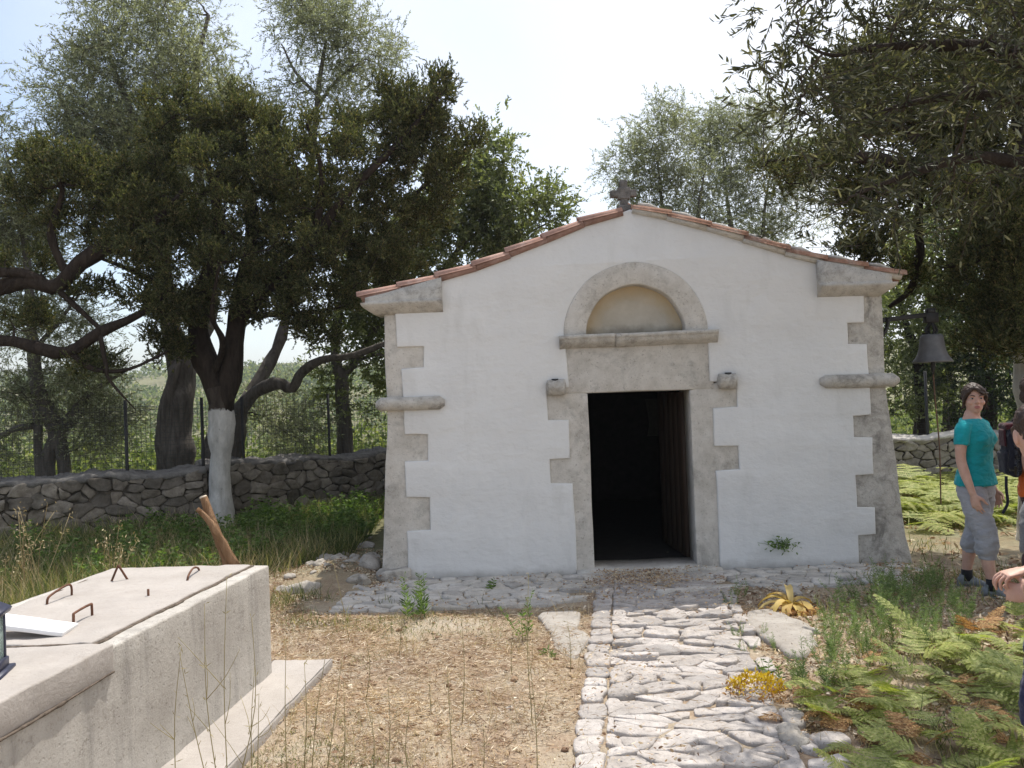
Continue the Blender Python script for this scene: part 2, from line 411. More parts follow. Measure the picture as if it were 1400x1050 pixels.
c = t.mix(t.math('MULTIPLY', t.mask(t.noise(150, 3, .7, vec=pos), .58, .66), .6), c, (.58, .49, .36))
py_ = t.sep(pos)[1]; px_ = t.sep(pos)[0]
gm = t.math('MULTIPLY', t.ramp(t.math('DIVIDE', t.math('ADD', py_, t.math('MULTIPLY', f, 3)), 20), [(.40, (0, 0, 0)), (.55, (1, 1, 1))]), .75)
c = t.mix(gm, c, t.ramp(g3, [(.3, (.06, .08, .03)), (.7, (.16, .17, .075))]))
t.bump(g2, .6, .02, t.bump(g3, .5, .04)); M['earth'] = t.fin(c, .96, .08)
tag(build('ground', MB().add(np.stack([X.ravel(), Y.ravel(), Z.ravel()], 1), q), M['earth'], None, (0, 0, 0), True), 'dry earth ground strewn with straw in front of the chapel', 'ground', None, 'structure')

# ------------------------------------------------------------------ cells of stone
def clip(poly, nx_, ny_, d):          # keep nx*x+ny*y <= d
    out = []
    for k in range(len(poly)):
        a, b = poly[k], poly[(k + 1) % len(poly)]
        da, db = nx_ * a[0] + ny_ * a[1] - d, nx_ * b[0] + ny_ * b[1] - d
        if da <= 0: out.append(a)
        if da * db < 0: s = da / (da - db); out.append((a[0] + s * (b[0] - a[0]), a[1] + s * (b[1] - a[1])))
    return out
def cells(pts, rect):
    x0, y0, x1, y1 = rect; pts = np.asarray(pts); out = []
    for i, p in enumerate(pts):
        d2 = ((pts - p) ** 2).sum(1); nb = np.argsort(d2)[1:22]
        poly = [(x0, y0), (x1, y0), (x1, y1), (x0, y1)]
        for j in nb:
            n_ = pts[j] - p; mid = (pts[j] + p) / 2
            poly = clip(poly, n_[0], n_[1], n_ @ mid)
            if len(poly) < 3: break
        if len(poly) >= 3: out.append(np.array(poly))
    return out
def cells_long(pts, rect, k):          # cells stretched along the first axis
    q_ = np.array(pts) * [1, k]
    return [p / [1, k] for p in cells(q_, (rect[0], rect[1] * k, rect[2], rect[3] * k))]
def chaikin(p, n=1):
    for _ in range(n):
        q_ = np.roll(p, -1, 0); p = np.stack([.84 * p + .16 * q_, .16 * p + .84 * q_], 1).reshape(-1, 2)
    return p
def subdiv(p, L):
    out = []
    for k in range(len(p)):
        a, b = p[k], p[(k + 1) % len(p)]; n = max(1, int(np.linalg.norm(b - a) / L))
        for j in range(n): out.append(a + (b - a) * j / n)
    return np.array(out)
def stone(mb, poly, gap, h, fmap, tilt=.0, lump=.2, L=.04, deep=.03, rnd=1, rough=.16):
    """one stone over a polygon: sides, worn rim and an uneven crown"""
    c = poly.mean(0); r = np.linalg.norm(poly - c, axis=1).mean()
    if r < gap * 1.6: return
    p = c + (poly - c) * max(.3, 1 - gap / r); p = subdiv(chaikin(p, rnd), L)
    p = p + rough * r * fnoise(np.c_[p / max(r, .03) * 1.1, np.zeros(len(p))] + rng.random(3) * 50, 3)[:, None] * nrm(p - c)
    n = len(p); a, b = rng.normal(0, tilt, 2); sd = rng.random(3) * 40
    V = []
    for sc, hh in ((1.0, -deep), (1.02, h * .45), (.965, h * .9), (.8, h), (.4, h * 1.02)):
        s = c + (p - c) * sc
        nz = fnoise(np.c_[s / max(r, .05) * 1.4, np.full(n, 0)] + sd, 3)
        s = s + .07 * r * nz[:, None] * nrm(p - c) * (sc > .6)
        hv = hh + (0 if hh < 0 else 1) * (lump * h * nz + (s - c) @ np.array([a, b]))
        V.append(np.c_[s, hv])
    V.append(np.array([[c[0], c[1], h * 1.04]])); V = np.concatenate(V); Fq = []
    for k in range(4):
        for j in range(n): Fq.append((k * n + j, k * n + (j + 1) % n, (k + 1) * n + (j + 1) % n, (k + 1) * n + j))
    for j in range(n): Fq.append((4 * n + j, 4 * n + (j + 1) % n, 5 * n))
    mb.add(fmap(V), Fq)

def brick_pts(w, h, cw, ch, jx=.32, jy=.28, skip=0):
    pts = []; rows = int(round(h / ch))
    for r in range(rows):
        n = int(round(w / cw)); ph = rng.random()
        for k in range(-1, n + 1):
            x = (k + ph + rng.uniform(-jx, jx)) * w / n; y = (r + .5 + rng.uniform(-jy, jy)) * h / rows
            if -cw * .3 < x < w + cw * .3: pts.append((x, y))
    return np.array(pts)

# paved path: local s across, t along
def pmap(V):
    s, tt, h = V[:, 0], V[:, 1], V[:, 2]
    y = 2.2 + tt; cx = .715 + (y - 3.75) * .134
    return np.c_[cx + s - .5, y - (s - .5) * .05, h]
mb = MB()
pp = brick_pts(.84, 5.2, .20, .088, .55, .55); pp[:, 0] += .16
for poly in cells_long(pp, (.14, 0, 1.0, 5.2), 1.75):
    stone(mb, poly, .006, rng.choice([.006, .012, .018, .028]) * rng.uniform(.8, 1.2), pmap, .06, .3, .03)
kp = [(.07 + rng.uniform(-.015, .015), (k + .5) * .2 + rng.uniform(-.04, .04)) for k in range(26)]
for poly in cells(kp, (-.01, 0, .14, 5.2)): stone(mb, poly, .014, rng.uniform(.016, .03), pmap, .05, .3)
kp = [(1.05 + rng.uniform(-.02, .02), (k + .5) * .26 + rng.uniform(-.05, .05)) for k in range(20)]
for poly in cells(kp, (.995, 1.1, 1.1, 5.2)):
    if rng.random() < .8: stone(mb, poly, .014, rng.uniform(.012, .03), pmap, .05, .3)
for (x, y) in ((1.30, 3.62), (1.40, 3.86), (1.21, 3.98)):
    stone(mb, np.array([x, y]) + np.array([(-.11, -.06), (.02, -.08), (.11, -.03), (.10, .06), (-.02, .08), (-.10, .05)]), .02, .03, lambda V: V, .06, .3)
tag(build('path', mb, M['pathstone'], None, (0, 0, 0), True), 'sunlit path of long flat stones leading to the chapel door', 'path', None, 'structure')
E3 = np.array([0, 0, 1.0]); YAW = math.radians(1.5)
O = np.array([1.1517, 7.6047, 0.0]); U = np.array([math.cos(YAW), -math.sin(YAW), 0]); N = np.array([-math.sin(YAW), -math.cos(YAW), 0])
def FV(u, z, w=0.0): return O + U * u + E3 * z + N * w
def FA(A): A = np.asarray(A, float); return O + A[:, :1] * U + A[:, 1:2] * E3 + A[:, 2:3] * N
mb = MB()
amap = lambda V: np.c_[FA(np.c_[V[:, 0] - 2.62, V[:, 2], 1.14 - V[:, 1]])]
ap = brick_pts(4.95, 1.12, .19, .11, .45, .45)
ap = ap[~((ap[:, 0] > 2.0) & (ap[:, 0] < 3.28) & (ap[:, 1] < .75))]
ap = ap[~((ap[:, 0] > 3.2) & (ap[:, 1] < .30))]
for poly in cells_long(ap, (0, .0, 4.95, 1.12), 1.5):
    c_ = poly.mean(0)
    if 2.15 < c_[0] < 3.05 and c_[1] < .78: continue
    if c_[0] > 3.1 and c_[1] < .3: continue
    stone(mb, poly, .007, rng.uniform(.008, .026), amap, .06, .3, .035)
tag(build('paved_apron', mb, M['apronstone'], None, (0, 0, 0), True), 'strip of rough grey paving along the foot of the chapel front', 'paving', None, 'structure')

# ------------------------------------------------------------------ rubble walls
def rubble_wall(name, A, B, hA, hB, thick, label, m_st, m_cap, cw=.22, ch=.135, cap=.07, back=True):
    A = np.array([*A, 0.0]); B = np.array([*B, 0.0]); Lw = np.linalg.norm(B - A); d = (B - A) / Lw; nn = np.array([d[1], -d[0], 0])
    root = thing(name, (A + B) / 2, label, 'stone wall')
    top = lambda s: hA + (hB - hA) * s / Lw + .025 * math.sin(s * 2.3) + .02 * math.sin(s * 5.1)
    hm = max(hA, hB) + .06
    def fm(V):
        sc = np.array([top(s) / hm for s in V[:, 0]])
        return A + V[:, :1] * d + (V[:, 2:3]) * nn + np.outer(V[:, 1] * sc, E3)
    mb = MB()
    for poly in cells_long(brick_pts(Lw, hm, cw, ch, .55, .55), (0, 0, Lw, hm), 1.5):
        stone(mb, poly, .006, rng.uniform(.02, .065), fm, .12, .4, .035, .05, 1, .2)
    for sgn, org in ((1, B), (-1, A)):   # end faces
        fe = lambda V: org - nn * (thick * .5) * 0 + (-nn) * V[:, :1] + np.outer(V[:, 1] * (top(Lw if sgn > 0 else 0) / hm), E3) + sgn * d * V[:, 2:3]
        for poly in cells(brick_pts(thick, hm, cw, ch, .4, .4), (0, 0, thick, hm)): stone(mb, poly, .014, .05, fe, .05, .3, .05, .05)
    build('stones', mb, m_st, root, smooth=True)
    # core with dark joints
    n = 24; V = []
    for k in range(n + 1):
        s = Lw * k / n; h = top(s) - .01
        for w, zz in ((.004, -.3), (.004, h), (-thick, h), (-thick, -.3)): V.append(A + d * s + nn * w + E3 * zz)
    Fq = [(4 * k + j, 4 * k + (j + 1) % 4, 4 * k + 4 + (j + 1) % 4, 4 * k + 4 + j) for k in range(n) for j in range(4)] + [(3, 2, 1, 0), (4 * n, 4 * n + 1, 4 * n + 2, 4 * n + 3)]
    build('wall_core', MB().add(np.array(V), Fq), M['wallmortar'], root)
    # cement capping, lumpy
    n = int(Lw / .035); prof = [(.025, -.04), (.045, -.01), (.04, cap * .35), (-.02, cap * .6), (-thick * .5, cap * .7), (-thick + .05, cap), (-thick - .03, 0), (-thick - .02, -.05)]
    V = []
    for k in range(n + 1):
        s = -.03 + (Lw + .06) * k / n
        for w, zz in prof: V.append(A + d * s + nn * w + E3 * (top(min(max(s, 0), Lw)) + zz))
    V = np.array(V); V = V + .024 * np.stack([fnoise(V * 8 + 9 * k, 4) for k in range(3)], 1); m_ = len(prof)
    Fq = [(m_ * k + j, m_ * k + (j + 1) % m_, m_ * k + m_ + (j + 1) % m_, m_ * k + m_ + j) for k in range(n) for j in range(m_)] + [tuple(range(m_ - 1, -1, -1)), tuple(m_ * n + j for j in range(m_))]
    build('capping', MB().add(V, Fq), m_cap, root, smooth=True)
    return root
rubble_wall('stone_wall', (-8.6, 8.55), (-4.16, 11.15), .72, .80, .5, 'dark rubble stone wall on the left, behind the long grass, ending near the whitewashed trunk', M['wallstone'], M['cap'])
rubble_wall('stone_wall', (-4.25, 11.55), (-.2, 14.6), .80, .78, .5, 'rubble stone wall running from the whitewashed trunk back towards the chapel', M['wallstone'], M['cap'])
rubble_wall('stone_wall', (4.6, 14.4), (11.5, 12.6), .70, .70, .45, 'low stone wall in a sunlit tone behind the woman in the teal shirt', M['wallstone_lit'], M['mortar'], .2, .13)

# ------------------------------------------------------------------ wire fences
def fence(posts, ztop, zbot, dx, dz, r, label, postr=.022):
    posts = [np.array([*p, 0.0]) for p in posts]
    root = thing('wire_fence', posts[0], label, 'fence')
    for k, p in enumerate(posts):
        build('fence_post', MB().add2(tube([p + E3 * (zbot - .3), p + E3 * (ztop * .5), p + E3 * (ztop + .05)], postr, 6)), M['iron'], root)
    mb = MB(); tri = [(0, 1, 4, 3), (1, 2, 5, 4), (2, 0, 3, 5)]
    def wire(a, b):
        d = nrm(b - a); u = nrm(np.cross(d, [.3, .5, .8])); w = np.cross(d, u)
        ring = [u * r, (-.5 * u + .87 * w) * r, (-.5 * u - .87 * w) * r]
        mb.add(np.array([a + q_ for q_ in ring] + [b + q_ for q_ in ring]), np.array(tri))
    for a, b in zip(posts[:-1], posts[1:]):
        L = np.linalg.norm(b - a); n = int(L / dx)
        for k in range(n):
            p = a + (b - a) * k / n; off = np.array([0, .012 * math.sin(k), 0]); wire(p + E3 * zbot + off, p + E3 * ztop + off * .3)
        for j in range(int((ztop - zbot) / dz) + 1):
            z_ = zbot + j * dz; sag = [0, -.015 * math.sin(j * 1.7), 0]
            mid = (a + b) / 2 + np.array([0, 0, sag[1]]); wire(a + E3 * z_, mid + E3 * z_); wire(mid + E3 * z_, b + E3 * z_)
    build('wire_mesh', mb, M['wire'], root)
    return root
fence([(-8.6, 9.0), (-6.9, 9.95), (-5.1, 11.0), (-4.3, 11.55), (-3.92, 12.1), (-2.86, 12.95), (-1.4, 14.1), (-.2, 15.0)], 1.72, .78, .06, .06, .0032, 'tall wire mesh fence on thin dark posts above the left stone walls')
fence([(4.6, 14.75), (7.0, 14.15), (9.3, 13.55), (11.5, 12.95)], 1.75, .74, .16, .085, .003, 'wire fence with pale strands above the low wall behind the woman', .025)

# ------------------------------------------------------------------ chapel
chapel = thing('chapel', O, 'small whitewashed stone chapel with gabled tile roof and open dark doorway', 'chapel')
RL = [(-2.5, 2.585), (-1.77, 2.742), (-1.45, 2.825), (-1.14, 2.932), (-.8, 3.055), (-.46, 3.19), (-.1, 3.283), (-.02, 3.31), (.27, 3.235), (.63, 3.117), (.96, 3.0), (1.35, 2.86), (1.65, 2.765), (2.39, 2.59)]
def rz(u): return float(np.interp(u, [p[0] for p in RL], [p[1] for p in RL]))
def prism(outline, w0, w1, bev=0, seg=2, amp=0, back=True):
    """outline of (u, z) pushed from w0 (back) to w1 (front); front edges worn round"""
    bm = bmesh.new(); vs = [bm.verts.new((u, z, w1)) for u, z in outline]; f = bm.faces.new(vs); f.normal_update()
    if f.normal.z < 0: f.normal_flip(); f.normal_update()
    r = bmesh.ops.extrude_face_region(bm, geom=[f]); nv = [g for g in r['geom'] if isinstance(g, bmesh.types.BMVert)]
    old = list(f.verts)
    for v in nv: v.co.z = w0
    bm.normal_update()
    fe = [e for e in bm.edges if abs(e.verts[0].co.z - w1) < 1e-6 and abs(e.verts[1].co.z - w1) < 1e-6]
    if bev: bmesh.ops.bevel(bm, geom=fe, offset=bev, segments=seg, affect='EDGES', profile=.5)
    bmesh.ops.recalc_face_normals(bm, faces=bm.faces)
    bm.verts.index_update(); V = np.array([v.co[:] for v in bm.verts]); Fc = [tuple(v.index for v in f_.verts) for f_ in bm.faces]; bm.free()
    # triangulate the big concave faces
    out = []
    for f_ in Fc:
        if len(f_) > 4:
            for tr in tessellate_polygon([[Vector((V[i][0], V[i][1], 0)) for i in f_]]): out.append(tuple(f_[i] for i in tr))
        else: out.append(f_)
    if amp: V[:, :2] += amp * np.stack([fnoise(V * 4 + 7 * k, 3) for k in range(2)], 1)
    return FA(V), out
arc = [(-.012 + .645 * math.cos(a), 2.165 + .645 * math.sin(a)) for a in np.linspace(0, math.pi, 29)]
teethL = [(-2.165, -.03), (-2.158, .44), (-1.941, .445), (-1.939, .744), (-2.155, .75), (-2.156, 1.08), (-1.941, 1.084), (-1.939, 1.32), (-2.154, 1.325), (-2.16, 1.928), (-1.95, 1.935), (-1.944, 2.126), (-2.193, 2.131), (-2.2, 2.45)]
teethR = [(2.053, 2.45), (2.046, 2.184), (1.9, 2.188), (1.898, 1.998), (2.064, 1.992), (2.072, 1.357), (1.917, 1.352), (1.916, 1.157), (2.079, 1.15), (2.078, .82), (1.915, .816), (1.916, .529), (2.073, .522), (2.075, .277), (1.918, .271), (1.908, -.03)]
topl = [(-2.2, rz(-2.2) - .005)] + [(u, z - .005) for u, z in RL[1:-1]] + [(2.05, rz(2.05) - .005)]
doorR = [(.675, -.03), (.67, .9), (.882, .904), (.878, 1.113), (.66, 1.12), (.666, 1.462), (.882, 1.47), (.886, 1.70), (.64, 1.705), (.635, 2.16)]
doorL = [(-.657, 2.16), (-.63, 1.705), (-.838, 1.70), (-.836, 1.411), (-.651, 1.405), (-.65, 1.06), (-.831, 1.056), (-.832, .835), (-.633, .828), (-.62, -.03)]
def wob(pts, L=.1, amp=.006):          # hand-made edge: short segments, slightly uneven
    out = []
    for k in range(len(pts)):
        a, b = np.array(pts[k]), np.array(pts[(k + 1) % len(pts)]); n = max(1, int(np.linalg.norm(b - a) / L))
        for j in range(n):
            p = a + (b - a) * j / n; out.append(p)
    out = np.array(out); q_ = np.c_[out, np.zeros(len(out))]
    out = out + amp * np.stack([fnoise(q_ * 3 + 5, 3), fnoise(q_ * 3 + 25, 3)], 1)
    return [tuple(p) for p in out]
poly = wob(teethL + topl + teethR) 
poly = wob(teethL, .1)[:-1] ; 
full = teethL + topl + teethR + doorR + arc + doorL
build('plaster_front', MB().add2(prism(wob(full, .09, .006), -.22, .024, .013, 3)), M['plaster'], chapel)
# stonework
build('corner_pilaster', MB().add2(prism(wob([(-2.42, -.05), (-1.86, -.05), (-1.86, 2.6), (-2.31, 2.5), (-2.312, 1.6), (-2.325, 1.2), (-2.37, .5)], .12, .008), -.26, 0, .012, 2)), M['lime'], chapel)
build('corner_pilaster', MB().add2(prism(wob([(1.8, -.05), (2.41, -.05), (2.355, .25), (2.30, .8), (2.25, 1.3), (2.226, 1.6), (2.22, 2.5), (1.8, 2.55)], .12, .008), -.26, 0, .012, 2)), M['limedark'], chapel)
build('door_jamb', MB().add2(prism(wob([(-.86, -.05), (-.462, -.05), (-.467, 1.638), (-.86, 1.75)], .12, .004), -.30, .002, .008, 2)), M['lime'], chapel)
build('door_jamb', MB().add2(prism(wob([(.465, -.05), (.91, -.05), (.91, 1.75), (.461, 1.632)], .12, .004), -.30, .002, .008, 2)), M['lime'], chapel)
build('lintel', MB().add2(prism(wob([(-.68, 1.645), (.68, 1.638), (.68, 2.12), (-.68, 2.12)], .12, .004), -.29, .006, .010, 2)), M['lime'], chapel)
# arch over the tympanum
def ring_arch(r0, r1, w0, w1, cz=2.165, cu=-.012, n=48, bev=.012):
    V = []
    prof = [(r0, w0), (r0, w1 - bev), (r0 + bev * .4, w1 - bev * .3), (r0 + bev, w1), (r1 - bev, w1), (r1 - bev * .4, w1 - bev * .3), (r1, w1 - bev), (r1, w0)]
    for a in np.linspace(-.03, math.pi + .03, n):
        k = 1 + .006 * math.sin(a * 9)
        for r, w in prof: V.append((cu + r * k * math.cos(a), cz + r * k * math.sin(a), w))
    m_ = len(prof); Fq = [(m_ * k + j, m_ * k + m_ + j, m_ * k + m_ + (j + 1) % m_, m_ * k + (j + 1) % m_) for k in range(n - 1) for j in range(m_)]
    return FA(V), Fq
build('arch_moulding', MB().add2(ring_arch(.447, .652, -.24, .034)), M['lime'], chapel, smooth=False)
V = []; Fq = []; n = 32
for k, (rr, w) in enumerate(((.455, -.02), (.455, -.10), (.44, -.13), (.36, -.145), (.2, -.15), (.02, -.152))):
    for a in np.linspace(-.1, math.pi + .1, n): V.append((-.012 + rr * math.cos(a), 2.165 + rr * math.sin(a), w))
for k in range(5):
    for j in range(n - 1): Fq.append((k * n + j, k * n + j + 1, (k + 1) * n + j + 1, (k + 1) * n + j))
build('niche_recess', MB().add(FA(V), Fq), M['niche'], chapel, FV(-.012, 2.165, -.13), smooth=True)
def ledge(u0, u1, prof, ends=.0, n=14, amp=.004):
    V = []
    for k in range(n + 1):
        u = u0 + (u1 - u0) * k / n
        for w, z in prof: V.append((u, z + .008 * (u - u0), w))
    V = FA(V); V = V + amp * np.stack([fnoise(V * 7 + 4 * k, 3) for k in range(3)], 1); m_ = len(prof)
    Fq = [(m_ * k + j, m_ * k + (j + 1) % m_, m_ * k + m_ + (j + 1) % m_, m_ * k + m_ + j) for k in range(n) for j in range(m_)] + [tuple(range(m_ - 1, -1, -1)), tuple(m_ * n + j for j in range(m_))]
    return V, Fq
lp = [(-.2, 2.055), (.03, 2.052), (.045, 2.065), (.075, 2.078), (.10, 2.10), (.108, 2.125), (.108, 2.128), (.118, 2.132), (.12, 2.158), (.108, 2.168), (-.05, 2.178), (-.2, 2.178)]
mb = MB().add2(ledge(-.705, -.202, lp)).add2(ledge(-.197, .722, lp))
build('niche_ledge', mb, M['limedark'], chapel)
# corner cornices
def cornice(uo, ui):
    sg = -1 if uo < ui else 1; V = []; st = [(2.425, .016, -.11), (2.45, .05, -.075), (2.49, .095, -.02), (2.515, .115, 0), (2.535, .12, .005), (2.54, .085, -.03), (2.56, .08, -.03)]
    nz = 10
    rows = []
    for z, w, e in st: rows.append([(uo + sg * e + (ui - uo - sg * e) * k / nz, z, w) for k in range(nz + 1)])
    rows.append([(uo - sg * .03 + (ui - uo + sg * .03) * k / nz, rz(uo + (ui - uo) * k / nz) - .004, .078) for k in range(nz + 1)])
    rows.append([(p[0], p[1], -.25) for p in rows[-1]]); rows.append([(p[0], 2.425, -.25) for p in rows[0]])
    for r in rows: V += r
    V = FA(V); V = V + .005 * np.stack([fnoise(V * 6 + 4 * k, 3) for k in range(3)], 1); m_ = nz + 1; R_ = len(rows)
    Fq = [(k * m_ + j, k * m_ + j + 1, ((k + 1) % R_) * m_ + j + 1, ((k + 1) % R_) * m_ + j) for k in range(R_) for j in range(nz)]
    Fq += [tuple(k * m_ for k in range(R_)), tuple(k * m_ + nz for k in range(R_ - 1, -1, -1))]
    return V, Fq
build('corner_cornice', MB().add2(cornice(-2.49, -1.76)), M['limedark'], chapel)
build('corner_cornice', MB().add2(cornice(2.315, 1.634)), M['limedark'], chapel)
def roll(u0, u1, z, r, w, dz=0, noise=.005):
    n = 14; pts = []; rad = []
    for k in range(n + 1):
        s = k / n; u = u0 + (u1 - u0) * s; e = min(s, 1 - s) * abs(u1 - u0); pts.append(FV(u, z + dz * s, w)); rad.append(r * min(1, math.sqrt(max(0, 1 - (1 - min(1, e / (r * .7))) ** 2)) + .45))
    V, Fq = tube(pts, rad, 18); V = V + noise * np.stack([fnoise(V * 9 + 5 * k, 3) for k in range(3)], 1)
    return V, Fq
build('string_course', MB().add2(roll(-2.40, -1.772, 1.605, .062, .035)), M['limedark'], chapel, smooth=True)
build('string_course', MB().add2(roll(1.627, 2.325, 1.668, .062, .035, -.01)), M['limedark'], chapel, smooth=True)
def boss(u, z):
    mb = MB().add2(roll(u - .088, u + .088, z, .07, .05))
    return mb
b1_ = build('carved_boss', boss(-.752, 1.704), M['limedark'], chapel, smooth=True)
b2_ = build('carved_boss', boss(.79, 1.706), M['limedark'], chapel, smooth=True)
for u, b_ in ((-.76, b1_), (.80, b2_)): build('socket_shade_plug', MB().add2(tube([FV(u, 1.755, .055), FV(u, 1.782, .055)], [.03, .032], 12)), M['iron'], b_)  # solid dark plug; the shade inside a hole is put into its colour
build('threshold', MB().add2(prism(wob([(-.62, -.06), (.68, -.06), (.68, .03), (.48, .05), (-.47, .052), (-.62, .03)], .1, .006), -.34, .11, .02, 2)), M['lime'], chapel)
V, Fq = rbox(FV(-2.28, .02, -.04), (.15, .16, .09), rotz(-YAW), .03, 2, 6, .02, 9); build('plinth_stone', MB().add(V, Fq), M['limedark'], chapel)
# masonry body: front core with the door, side and back walls, floor
core = [(-2.30, -.1), (-.462, -.1), (-.466, 1.64), (.461, 1.635), (.465, -.1), (2.22, -.1), (2.22, rz(2.2) - .06)] + [(u, z - .06) for u, z in RL[-2:0:-1]] + [(-2.30, rz(-2.3) - .06)]
mb = MB().add2(prism(core, -.55, -.16))
LEN = 5.2
for u0, u1 in ((-2.32, -1.85), (1.78, 2.235)):
    zt = rz((u0 + u1) / 2) - .1
    mb.add2((FA([(u, z, w) for w in (-.2, -LEN) for u, z in ((u0 - .0, -.1), (u1, -.1), (u1, zt), (u0, zt))]), [(0, 1, 2, 3), (7, 6, 5, 4), (0, 4, 5, 1), (1, 5, 6, 2), (2, 6, 7, 3), (3, 7, 4, 0)]))
gab = [(-2.30, -.1), (2.22, -.1), (2.22, rz(2.2) - .06)] + [(u, z - .06) for u, z in RL[-2:0:-1]] + [(-2.30, rz(-2.3) - .06)]
mb.add2(prism(gab, -LEN - .02, -LEN + .4))
build('masonry_walls', mb, M['core'], chapel)
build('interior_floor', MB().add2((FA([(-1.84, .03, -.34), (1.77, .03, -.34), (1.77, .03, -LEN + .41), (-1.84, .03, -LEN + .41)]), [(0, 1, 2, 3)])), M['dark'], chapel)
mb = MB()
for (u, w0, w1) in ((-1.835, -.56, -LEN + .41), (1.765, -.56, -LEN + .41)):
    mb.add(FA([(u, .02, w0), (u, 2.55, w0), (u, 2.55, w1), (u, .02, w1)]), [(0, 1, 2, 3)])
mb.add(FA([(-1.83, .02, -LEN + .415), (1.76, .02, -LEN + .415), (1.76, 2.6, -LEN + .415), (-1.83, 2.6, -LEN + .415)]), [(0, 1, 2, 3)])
build('interior_shade_lining', mb, M['dark'], chapel)  # dark sheets before the masonry, painted with the room's shade
# door leaf opened inwards on the right
da = math.radians(84); hinge = (.452, -.31)
dd = np.array([-math.cos(da), -math.sin(da)])
dl = MB(); npl = 5
for k in range(npl):
    s0, s1 = .9 * k / npl + .003, .9 * (k + 1) / npl - .003
    for_c = np.array(hinge) + dd * (s0 + s1) / 2
    Rm = np.column_stack([U * dd[0] + N * dd[1], np.cross(E3, U * dd[0] + N * dd[1]), E3])
    dl.add2(rbox(FV(for_c[0], .84, for_c[1]), ((s1 - s0) / 2, .02, .78), Rm, .004, 1))
leaf = build('door_leaf', dl, M['wood'], chapel)
mb = MB()
for z_ in (.3, 1.4):
    c_ = np.array(hinge) + dd * .45; mb.add2(rbox(FV(c_[0], z_, c_[1]) - Rm[:, 1] * .03, (.42, .014, .05), Rm, .003, 1))
build('door_batten', mb, M['wood'], leaf)
# hanging cloths deep in the doorway
for px, pw in ((893, 10), (921, 8)):
    p0 = P(px, 545, 11.2); V = []
    for k in range(9):
        s = k / 8
        for e in (-1, 1): V.append(p0 + np.array([e * (pw * .0098) * (1 - .2 * s) + .02 * math.sin(5 * s + e), .03 * math.sin(9 * s + 2 * e), -.5 * s]))
    for e in (-1, 1): pass
    V = np.array(V); V2 = V + np.array([0, .012, 0]); Fq = [(2 * k, 2 * k + 1, 2 * k + 3, 2 * k + 2) for k in range(8)]; Fq += [tuple(18 + i for i in f[::-1]) for f in Fq]
    build('hanging_cloth', MB().add(np.r_[V, V2], Fq), M['cloth_pale'], chapel)
# roof: rows of half-round tiles over a deck
deck = [(u, z + .002) for u, z in RL] + [(u, z - .05) for u, z in RL[::-1]]
mbr = MB().add2(prism(deck, -LEN - .1, -.02))
def halftube(a, b, r0, r1, upv, n=8, th=.014):
    a, b = np.asarray(a, float), np.asarray(b, float); d = nrm(b - a); sd = nrm(np.cross(d, upv)); u = np.cross(sd, d); V = []
    for p, r in ((a, r0), (b, r1)):
        for rr in (r, r - th):
            for k in range(n + 1):
                t_ = math.pi * k / n; V.append(p + sd * rr * math.cos(t_) + u * (rr * math.sin(t_)))
    m_ = n + 1; Fq = []
    for k in range(n):
        Fq += [(k, k + 1, 2 * m_ + k + 1, 2 * m_ + k), (m_ + k + 1, m_ + k, 3 * m_ + k, 3 * m_ + k + 1), (k + 1, k, m_ + k, m_ + k + 1), (2 * m_ + k, 2 * m_ + k + 1, 3 * m_ + k + 1, 3 * m_ + k)]
    Fq += [(0, m_, 3 * m_, 2 * m_), (n, 2 * m_ + n, 3 * m_ + n, m_ + n)][::-1]
    return np.array(V), Fq
tl = [-2.50, -2.13, -1.78, -1.44, -1.13, -.79, -.45, -.09]; tr_ = [.0, .31, .665, .99, 1.36, 1.69, 2.05, 2.385]
for col in range(1, 26):
    w = -.02 - col * .2
    for seq, sg in ((tl, 1), (tr_[::-1], -1)):
        for a, b in zip(seq[:-1], seq[1:]):
            j = rng.uniform(-.008, .008)
            mbr.add2(halftube(FV(a - sg * .03, rz(a) + .022 + j, w), FV(b + sg * .0, rz(b) + .008 + j, w), .078, .066, E3))
mbr.add2(tube([FV(-.03, 3.335, -.16), FV(-.03, 3.335, -LEN)], .07, 10))
roof = build('roof', mbr, M['terra_old'], chapel)
for seq, sg, mt in ((tl, 1, 'terra'), (tr_[::-1], -1, 'terra_old')):
    for k, (a, b) in enumerate(zip(seq[:-1], seq[1:])):
        j = rng.uniform(-.006, .006)
        mb = MB().add2(halftube(FV(a - sg * .035, rz(a) + .008 + j, .03), FV(b, rz(b) - .004 + j, .03), .051, .043, E3, 10, .013))
        mb.add2(tube([FV(a - sg * .0, rz(a) + .0 + j, .03), FV(b, rz(b) - .006 + j, .03)], .034, 8), 1)
        build('verge_tile', mb, [M[mt], M['mortar'] if sg < 0 else M[mt]], roof, smooth=False)
if True:
    mb = MB()
    for a, b in zip(tr_[:-1], tr_[1:]):      # ragged mortar bedding on the right slope
        mb.add2(tube([FV(a + .06, rz(a + .06) + .068, -.03), FV((a + b) / 2, rz((a + b) / 2) + .074, -.03), FV(b - .05, rz(b - .05) + .062, -.03)], [.012, .022, .01], 6))
    build('mortar_bedding', mb, M['mortar'], roof, smooth=True)
# cross on the gable
cu, cw_ = -.062, -.06
mb = MB(); Rf = np.column_stack([U, -N, E3])
for c_, h_ in (((cu, 3.445), (.034, .032, .138)), ((cu - .005, 3.462), (.120, .030, .032)), ((cu, 3.462), (.055, .040, .054))):
    mb.add2(rbox(FV(c_[0], c_[1], cw_), h_, Rf, .005, 1, 7, .0022, 20))
mb.add2(rbox(FV(cu, 3.325, cw_), (.06, .045, .03), Rf, .008, 1, 3, .006, 20))
build('stone_cross', mb, M['crossst'], chapel)

